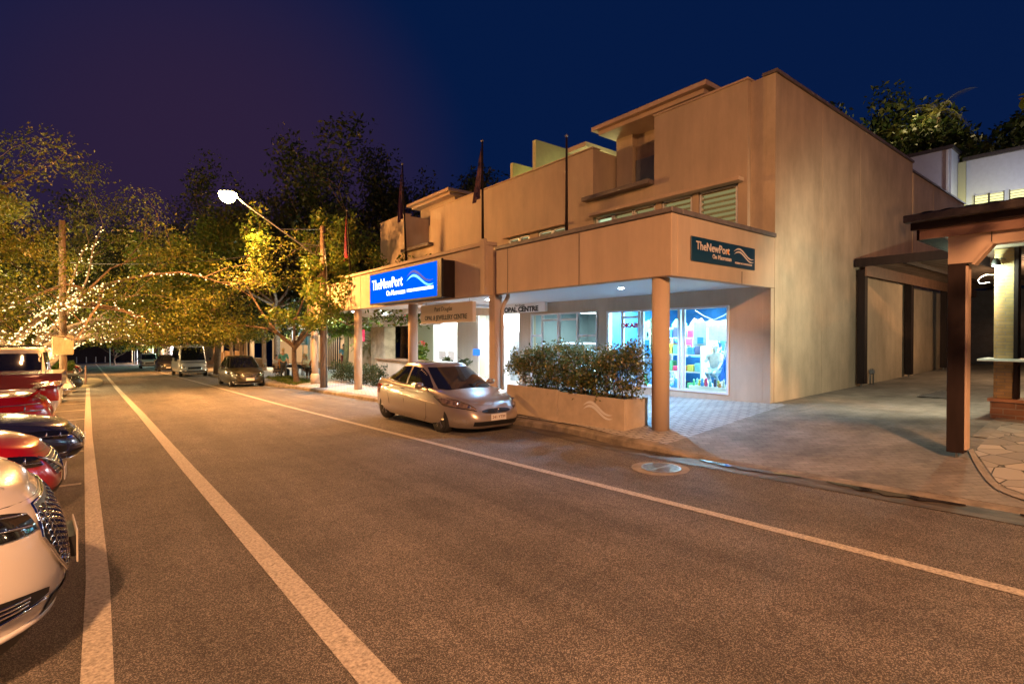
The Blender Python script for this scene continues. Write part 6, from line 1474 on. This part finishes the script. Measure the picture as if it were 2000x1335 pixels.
for zz, L_ in ((.40, ((-.62, -.1), (.0, .55))), (.15, ((-.5, -.2), (-.1, .3), (.36, .6)))):
    for a, b_ in L_: mb.box(-.046, -.041, a, b_, zz - .045, zz + .045)
mb.build('lettering', M['white'], pn)
mb = MB(); mb.tube([(0, 0, -1.9), (0, 0, 0)], .04, 6); mb.build('post', M['steel'], t_)
# red retail sign behind counter
t_ = thing('red_sign', 'small red sign with a white chevron hanging in front of the garden greenery', 'sign', (10.9, 27.0, 1.45)); mb = MB(); mb.box(-.04, .04, -.45, .45, 0, .62); pn = mb.build('panel', emat('red_lit_face', (.75, .04, .10), .5, False), t_); mb = MB(); mb.tube([(-.05, .22, .42), (-.05, 0, .2), (-.05, -.22, .42)], .03, 5); mb.build('chevron', M['white'], pn); mb = MB(); mb.tube([(0, 0, .62), (0, 0, 1.3)], .015, 5); mb.build('hanger', M['steel'], t_)
# mint green gabled building
g3 = gz(12, 88); t_ = bld('two-storey building with a mint green lit gable above the minibus', 'gabled_building', (14, 88, g3))
mb = MB(); mb.prism([(70, g3 + 4.2), (101, g3 + 4.2), (101, g3 + 9.2), (95, g3 + 10.6), (70, g3 + 5.4)], 'x', 11.0, 11.4); mb.build('green_wall', M['greenwall'], t_, world=True)
part(t_, 'lower_wall', M['tanpanel'], (11.0, 11.3, 70, 101, g3, g3 + 4.19)); part(t_, 'verandah_roof', M['roofdark'], (9.0, 11.0, 70, 100, g3 + 4.0, g3 + 4.15)); part(t_, 'upper_block', mat('grey_blue_wall', (.35, .38, .42), .8, noise=.2), (10.2, 12, 101.2, 118, g3 + 4, g3 + 12)); part(t_, 'corner_column', M['tanpanel'], (10.0, 10.6, 101.0, 104, g3, g3 + 7.5), (10.0, 10.6, 98, 100, g3, g3 + 6.5))
lamp('gable_light', 'POINT', (9.9, 90, g3 + 7.2), 650, (.55, 1.0, .75), .3); lamp('gable_light', 'POINT', (9.9, 78, g3 + 6.4), 250, (.6, 1.0, .7), .3)
# shops with a red awning
g4 = gz(10, 120); t_ = bld('row of small shops under a long red awning at the far end of the street', 'shop_row', (10, 120, g4))
part(t_, 'awning', M['redsheet'], (6.6, 9.5, 100, 140, g4 + 3.2, g4 + 3.9)); part(t_, 'wall', M['darkin'], (9.5, 9.7, 92, 150, g4, g4 + 5)); part(t_, 'lit_sign', M['litcool'], (6.5, 6.58, 112, 118, g4 + 2.4, g4 + 3.1)); part(t_, 'red_sign', emat('red_lit_sign', (1, .08, .06), 1.0, False), (6.5, 6.58, 118.1, 123, g4 + 2.4, g4 + 3.1)); part(t_, 'lit_door', M['litcool'], (9.44, 9.5, 101, 101.8, g4 + .2, g4 + 2.8))
part(t_, 'post', M['oldtimber'], *[(6.9, 7.1, y, y + .2, g4, g4 + 3.2) for y in (100, 106, 112, 118, 124, 130, 136)]); lamp('shop_row_light', 'POINT', (8.2, 110, g4 + 2.6), 1200, (.9, .95, 1.0), .2); lamp('shop_row_light', 'POINT', (8.0, 128, g4 + 2.6), 1400, (1.0, .7, .4), .2)
# round pub emblem sign
t_ = thing('oval_sign', 'oval cream pub sign lit at the end of the pub verandah', 'sign', (8.3, 70, g1 + 3.0)); mb = MB(); mb.lathe([(.9, -.05), (.9, .05)], (0, 0, 0), 24, 'y'); mb.v = [(p[0], p[1], p[2] * .62) for p in mb.v]; mb.build('panel', emat('cream_lit_face', (.85, .75, .40), .5, False), t_); mb = MB(); mb.tube([(0, 0, .5), (0, 0, 1.1)], .03, 5); mb.build('hanger', M['steel'], t_)
t_ = thing('marquee', 'white-edged dark marquee at the far end on the right kerb', 'marquee', (5.9, 122, gz(5, 122))); part(t_, 'canopy', mat('canvas', (.5, .5, .52), .8), (4.6, 6.6, 112, 132, gz(0, 122) + 2.9, gz(0, 122) + 3.05)); part(t_, 'pole', M['white'], *[(4.7, 4.8, y, y + .1, gz(0, 122) - .2, gz(0, 122) + 2.9) for y in (112, 122, 131.8)])
# dark building closing the street
t_ = thing('dark_warehouse', 'dark purple-brown building closing off the far end of the street', 'building', (2, 172, gz(0, 165))); g5 = gz(0, 165); part(t_, 'wall', mat('dark_corrugated_wall', (.055, .035, .04), .8, noise=.3, nscale=2, stretch=(6, 1, .1)), (-14, 20, 170, 172, g5 - .5, g5 + 11))
# white house on the hill, right
t_ = thing('white_house', 'white two-storey house on the hill with yellow lit louvre windows', 'building', (40, 6, tz(40, 6)))
part(t_, 'wall', mat('white_render', (.52, .54, .62), .8, noise=.08), (39.99, 46, -6, 7.6, 6, 12.0), (38.6, 40.4, 8.0, 10.1, 6, 12.55)); part(t_, 'parapet_cap', M['roofdark'], (39.8, 46.2, -6.1, 7.75, 12.003, 12.2), (38.5, 40.5, 7.9, 10.25, 12.553, 12.75))
part(t_, 'downpipe', M['white'], (38.5, 38.58, 8.12, 8.22, 6, 12.5)); part(t_, 'link_wall', mat('yellow_render', (.5, .48, .3), .8), (39.99, 40.2, 7.62, 7.98, 6, 12.0))
for a in (7.2, 6.55, 5.7, 4.9):
    w0, w1 = a - .6, a; mb = MB(); mb.box(39.90, 39.95, w0, w1, 8.7, 9.85); mb.build('window', emat('yellow_lit_window', (.85, .8, .35), .55, False), t_, world=True)
    part(t_, 'louvre_frame', M['darktrim'], (39.86, 39.89, w0 - .03, w0 + .02, 8.7, 9.9), (39.86, 39.89, w1 - .02, w1 + .03, 8.7, 9.9))
    for z in frange(8.75, 9.8, .15): part(t_, 'louvre', M['cap'], (39.87, 39.895, w0 + .021, w1 - .021, z, z + .03))
lamp('house_fill', 'POINT', (37, 5, 9.2), 90, (.85, .88, 1.0), .3); lamp('house_fill', 'POINT', (38.8, 7.0, 8.6), 30, (1.0, .95, .4), .2)  # fill lights added to brighten the house walls, no fittings

# ---------------------------------------------------------------- inside the shops
def card(name, label, x, y, z, w_, h_, m, cat='poster', group=None, d=.02, rot=0.0, cut=None):
    t_ = thing(name, label, cat, (x, y, z), rot, group); mb = MB()
    if cut: mb.prism([(a * w_, b_ * h_) for a, b_ in cut], 'x', -d / 2, d / 2)
    else: mb.box(-d / 2, d / 2, -w_ / 2, w_ / 2, 0, h_)
    mb.build('sheet', m, t_); return t_
G = lambda c, r_=.7: mat('cloth_' + str(abs(hash(c)) % 997), c, r_, noise=.25, nscale=7)
shirt_cut = [(-.30, 0), (.30, 0), (.30, .62), (.50, .52), (.56, .74), (.26, 1.0), (.10, .94), (-.10, .94), (-.26, 1.0), (-.56, .74), (-.50, .52), (-.30, .62)]
f0 = .40
mb = MB(); mb.box(11.54, 12.5, 5.95, 7.5, .15, .48); o = mb.build('display_platform', M['shopwhite'], bd, world=True)
person('mannequin in white cap, white shirt and pale jeans kneeling in the corner shop window', (11.95, 7.05, .48), R(190), 'kneel', (.8, .8, .78), (.35, .50, .60), cat='mannequin', name='mannequin', skin=SKIN_M, cap=(.8, .76, .72), h=1.42)
person('mannequin in blue floral shirt and pale trousers at the right end of the shop window', (11.95, 6.52, .48), R(180), 'stand', (.20, .42, .55), (.6, .66, .7), cat='mannequin', name='mannequin', skin=SKIN_M, h=1.62, cap=(.75, .8, .8))
person('mannequin in deep blue dress standing behind the kneeling mannequin', (12.4, 7.0, .48), R(185), 'stand', (.03, .12, .50), (.03, .12, .45), cat='mannequin', name='mannequin', skin=SKIN_M, h=1.45)
card('hanging_shirt', 'big white sports shirt spread out hanging high in the shop window', 11.85, 6.92, 1.60, .80, .52, G((.85, .78, .76)), 'shirt', cut=shirt_cut)
card('poster', 'white surf poster with blue surfer hanging left of the white shirt', 11.8, 7.36, 1.46, .36, .62, G((.70, .80, .82)))
card('poster', 'small blue dolphin poster pinned on the lower part of the surf poster', 11.785, 7.34, 1.52, .16, .16, G((.02, .25, .5)))
card('hanging_towel', 'pale green spotted beach towel hanging in the middle window', 11.75, 8.55, 1.25, .55, .95, mat('spotted_towel', (.55, .62, .38), .8, noise=.95, nscale=16), 'towel')
card('hanging_towel', 'striped blue beach towel hanging low in the left window', 11.8, 9.1, .45, .5, .75, mat('blue_towel', (.05, .25, .62), .8, noise=.9, nscale=12, col2=(.4, .6, .8)), 'towel')
card('notice', 'green grid notice in the top right corner of the shop window', 11.62, 6.40, 2.02, .30, .22, mat('green_notice', (.1, .35, .2), .6, noise=.8, nscale=30), 'notice')
t_ = thing('window_lettering', 'row of pink and red letters on the left shop window', 'lettering', (XW + .01, 9.2, 2.0)); text('OKAB', 'letters', .17, mat('pink_letter', (.7, .06, .18), .5), t_, (0, 0, 0), (0, -1, 0), (0, 0, 1), bold=.01, sx=1.3)
t_ = thing('bunting', 'string of small white flags hanging across the top of the window', 'bunting', (11.65, 6.9, 2.3)); mb = MB(); mb.tube([(0, .5, .05), (0, .25, -.1), (0, 0, -.2), (0, -.25, -.1), (0, -.5, .05)], .012, 5); mb.build('string', M['white'], t_)
rg = random.Random(21)
cols_ = [(.6, .05, .15), (.05, .25, .6), (.6, .5, .08), (.1, .45, .2), (.7, .7, .65), (.5, .2, .05), (.04, .05, .12), (.2, .55, .6)]
nm_ = ['crimson', 'blue', 'yellow', 'green', 'white', 'orange', 'navy', 'aqua']
for i in range(24):
    c = i % 8; y = 6.15 + (i % 12) * .115 + rg.uniform(-.02, .02); x = 11.64 + .14 * (i // 12) + rg.uniform(-.03, .03); hh = rg.uniform(.10, .22)
    t_ = thing('souvenir', f'{nm_[c]} souvenir figurine on the white window display ledge', 'souvenir', (x, y, .481), 0, f'{nm_[c]} souvenirs on the window ledge'); mb = MB(); mb.lathe([(.035, 0), (.045, hh * .3), (.02, hh * .6), (.035, hh * .8), (.005, hh)], (0, 0, 0), 10); mb.build('figure', G(cols_[c], .4), t_, smooth=True)
# shelves with stock
t_ = thing('display_shelf', 'white display shelving stacked with folded clothes behind the column', 'shelf', (12.3, 8.1, .2)); mb = MB()
for z in (0.1, .55, 1.0, 1.45): mb.box(-.18, .18, -.55, .55, z, z + .03)
mb.build('shelf', M['shopwhite'], t_); mb = MB(); mb.box(-.2, .2, -.58, -.551, 0, 1.75); mb.box(-.2, .2, .551, .58, 0, 1.75); mb.build('side', M['shopwhite'], t_)
for i in range(20):
    c = (i * 3) % 8; y = 7.66 + (i % 5) * .22; z = .33 + .45 * (i // 5); t_ = thing('folded_shirt', f'{nm_[c]} folded clothes stacked on the shop shelf', 'clothes', (12.28, y, z), 0, f'{nm_[c]} folded clothes on the shelf'); mb = MB(); mb.box(-.13, .13, -.09, .09, 0, rg.uniform(.12, .3)); mb.build('stack', G(cols_[c]), t_, bevel=.015)
for i in range(9):
    c = (i * 5 + 1) % 8; t_ = thing('hanging_shirt', f'{nm_[c]} shirt hanging on the rack deep in the corner shop', 'shirt', (13.6 + .05 * (i % 2), 5.95 + i * .45, 1.1), 0, f'{nm_[c]} shirts on the deep rack'); mb = MB(); mb.prism([(a * .5, b_ * .8) for a, b_ in shirt_cut], 'x', -.02, .02); mb.build('cloth', G(cols_[c]), t_)
for i in range(8):
    c = (i * 3 + 2) % 8; t_ = thing('hanging_shirt', f'{nm_[c]} shirt on the high rail in the middle of the corner shop', 'shirt', (12.75, 7.75 + i * .29, 1.35 + .25 * (i % 2)), 0, f'{nm_[c]} shirts on the high rail'); mb = MB(); mb.prism([(a * .42, b_ * .6) for a, b_ in shirt_cut], 'x', -.02, .02); mb.build('cloth', G(cols_[c]), t_)
for i in range(14):
    c = (i * 5 + 3) % 8; t_ = thing('cap', f'{nm_[c]} cap on the peg board behind the mannequins', 'cap', (13.0, 6.0 + (i % 7) * .24, 1.25 + .32 * (i // 7)), 0, f'{nm_[c]} caps on the peg board'); mb = MB(); mb.lathe([(.10, 0), (.10, .05), (.07, .11), (.005, .13)], (0, 0, 0), 12); mb.build('crown', G(cols_[c]), t_, smooth=True); mb = MB(); mb.box(-.19, -.06, -.07, .07, 0, .012); mb.build('brim', G(cols_[c]), t_)
for i in range(10):
    c = (i * 3 + 1) % 8; t_ = thing('soft_toy', f'{nm_[c]} soft toy heaped low on the floor display left of the column', 'toy', (11.75 + .2 * (i % 3), 8.0 + .17 * i, .30 + .16 * (i % 2)), .4 * i, f'{nm_[c]} soft toys on the floor display'); mb = MB(); mb.lathe([(.002, -.02), (.09, .03), (.10, .10), (.06, .17), (.075, .22), (.05, .29), (.002, .31)], (0, 0, 0), 12); mb.tube([(0, -.06, .12), (-.06, -.13, .08)], [.035, .03], 6); mb.tube([(0, .06, .12), (-.06, .13, .08)], [.035, .03], 6); mb.tube([(0, -.04, .28), (0, -.07, .34)], [.025, .015], 6); mb.tube([(0, .04, .28), (0, .07, .34)], [.025, .015], 6); mb.build('body', G(cols_[c]), t_, smooth=True)
mb = MB(); mb.box(11.54, 12.6, 7.62, 9.9, .12, .30); mb.build('display_platform', M['shopwhite'], bd, world=True)
t_ = thing('garland', 'yellow flower garland hanging beside the round column in the window', 'garland', (11.60, 7.72, .95)); leaves('flowers', [(0, .02 * math.sin(i), i * .09) for i in range(11)], 12, .06, .035, leafmat('yellow_petal', (.6, .35, .02), (.7, .5, .03), (.5, .2, .03)), t_, seed=31)
# second shop: counters and a lit cabinet
for y, lb in ((11.0, 'left'), (12.6, 'right')):
    t_ = thing('glass_cabinet', f'jewellery cabinet with a lit shelf, {lb} one behind the second shop front', 'cabinet', (12.6, y, 0)); mb = MB(); mb.box(-.25, .25, -.55, .55, -.1, .9); mb.build('base', M['brownpaint'], t_); mb = MB(); mb.box(-.25, .25, -.55, .55, 1.45, 1.5); mb.build('lit_shelf', M['litcool'], t_); mb = MB(); mb.box(-.24, .24, -.54, .54, .9, 1.44); mb.build('glass_case', mat('cabinet_glass', (.5, .6, .62), .1, alpha=.35), t_)
# arcade: white door wall, curtain, reception counter, pillar
mb = MB(); mb.box(12.9, 13.0, 14.2, 17.4, -.4, 2.6); mb.build('arcade_wall', M['shopwhite'], bd, world=True)
def door(y0, y1):
    mb = MB(); mb.box(12.84, 12.89, y0, y1, -.35, 1.95); d_ = mb.build('door', M['trimw'], bd, world=True)
    mb = MB(); mb.box(12.82, 12.838, y0 + .09, y1 - .09, -.15, 1.85); o = mb.build('pane', mat('pale_door_glass', (.35, .42, .46), .1, noise=.5, nscale=5), d_); o.data.transform(Matrix.Translation((-XF, -YC, 0)))
door(14.8, 15.6); door(15.75, 16.5)
mb = MB(); P = [[(11.9 + .05 * math.sin(i * 1.5), lerp(17.3, 18.9, i / 60), z) for z in (-.35, 2.55)] for i in range(61)]; mb.grid(P); mb.build('curtain', mat('cream_curtain', (.55, .52, .44), .8), bd, world=True, smooth=True)
t_ = thing('reception_counter', 'long tan reception counter under the awning behind the silver sedan', 'counter', (10.9, 20.4, -.45)); mb = MB(); mb.box(-.4, .4, -2.9, 3.6, 0, 1.05); mb.build('base', M['stucco2'], t_, bevel=.01); mb = MB(); mb.box(-.5, .45, -2.95, 3.65, 1.053, 1.1); mb.build('worktop', mat('counter_top', (.30, .17, .10), .3), t_, bevel=.01)
for y, s in ((18.6, .24), (17.9, .2)):
    t_ = thing('monitor', 'computer monitor standing on the reception counter', 'monitor', (11.0, y, .66), 0, 'monitors on the reception counter'); mb = MB(); mb.box(-.02, .02, -.26, .26, .1, .45); mb.build('screen', mat('white_monitor', (.7, .75, .78), .4), t_, bevel=.01); mb = MB(); mb.box(-.08, .08, -.1, .1, 0, .02); mb.box(-.015, .015, -.02, .02, .02, .1); mb.build('stand', M['black'], t_)
t_ = thing('blue_screen', 'small lit blue screen on the reception wall beside the curtain', 'screen', (11.7, 17.15, .95)); mb = MB(); mb.box(-.02, .02, -.22, .22, 0, .26); mb.build('panel', emat('blue_lit_screen', (.02, .12, .6), 1.0, False), t_)
mb = MB(); mb.box(10.7, 11.3, 23.6, 25.2, -.6, 2.18); mb.build('stone_pillar', mat('sandstone', (.50, .40, .27), .8, noise=.4, nscale=3), bd, world=True, bevel=.02)
mb = MB(); mb.box(13.4, 13.6, 18.9, 25.4, -.6, 2.75); mb.build('reception_wall', mat('reception_wall_paint', (.60, .60, .50), .7), bd, world=True)
mb = MB(); mb.box(13.34, 13.39, 19.6, 20.9, -.4, 1.95); mb.build('green_door', mat('green_door', (.25, .42, .12), .5), bd, world=True)
lamp('reception_light', 'AREA', (12.2, 20.5, 2.65), 60, (.95, 1.0, .85), rot=(0, 0, 0), sx=1, sy=3)
t_ = thing('potted_plant', 'tall potted red flowering plant behind the counter', 'plant', (12.2, 22.6, -.5)); mb = MB(); mb.lathe([(.14, 0), (.2, .4), (.18, .4)], (0, 0, 0), 14); mb.build('pot', M['planter'], t_); leaves('foliage', [(0, 0, .7 + .1 * i) for i in range(10)], 18, .35, .14, LF_G, t_, seed=40); leaves('flowers', [(0, .1, 1.9), (0, -.15, 1.95), (.1, 0, 1.85)], 10, .14, .06, leafmat('red_petal', (.5, .02, .02), (.6, .03, .03), (.5, .1, .05)), t_, seed=41)
t_ = thing('low_plant', 'row of dark strappy plants in front of the curtain by the awning', 'plant', (10.2, 16.2, gz(10.2, 16.2))); leaves('foliage', [(rg.uniform(-.2, .2), rg.uniform(-.8, .8), rg.uniform(.5, .95)) for _ in range(26)], 14, .18, .10, LF_D, t_, seed=42); mb = MB(); mb.box(-.25, .25, -.9, .9, 0, .55); mb.build('trough', M['stucco2'], t_)

# second street lamp further down the road, half hidden by the trees
t_ = thing('street_lamp', 'distant lit street lamp half hidden in the trees over the road', 'street lamp', (6.2, 56, gz(6, 56))); zq = 6.3 - gz(6, 56)
mb = MB(); mb.tube([(0, 0, 0), (0, 0, zq)], [.12, .09], 10); mb.build('pole', M['wood'], t_, smooth=True)
mb = MB(); mb.tube([(0, 0, zq - .8), (-1.2, 0, zq - .2), (-3.1, 0, zq)], .035, 6); mb.build('lamp_arm', M['steel'], t_, smooth=True)
mb = MB(); mb.lathe([(.05, .14), (.2, .04), (.22, 0)], (-3.3, 0, zq), 16); lm = mb.build('lamp_head', M['steel'], t_, smooth=True)
mb = MB(); mb.lathe([(.2, -.002), (.16, -.12), (.03, -.18)], (-3.3, 0, zq), 16); mb.build('lamp_bowl', emat('sodium_bowl_far', (1.0, .62, .35), 30, False), lm, smooth=True)
lamp('street_light_source', 'POINT', (2.9, 56, 5.8), 2600, SODIUM, .2)

# ---------------------------------------------------------------- street lamps
lamp('street_light_source', 'POINT', (3.80, 22.45, 6.70), 1200, SODIUM, 0.18)
lamp('street_light_down', 'SPOT', (3.80, 22.45, 6.65), 2500, SODIUM, 0.18, (0, 0, 0), 165)
lamp('street_light_source', 'POINT', (-3.5, -11.5, 9.5), 1250, SODIUM2, 0.3)
lamp('street_light_down', 'SPOT', (-3.0, -8.5, 9.5), 5900, SODIUM2, 0.3, (0, R(-14), 0), 165)
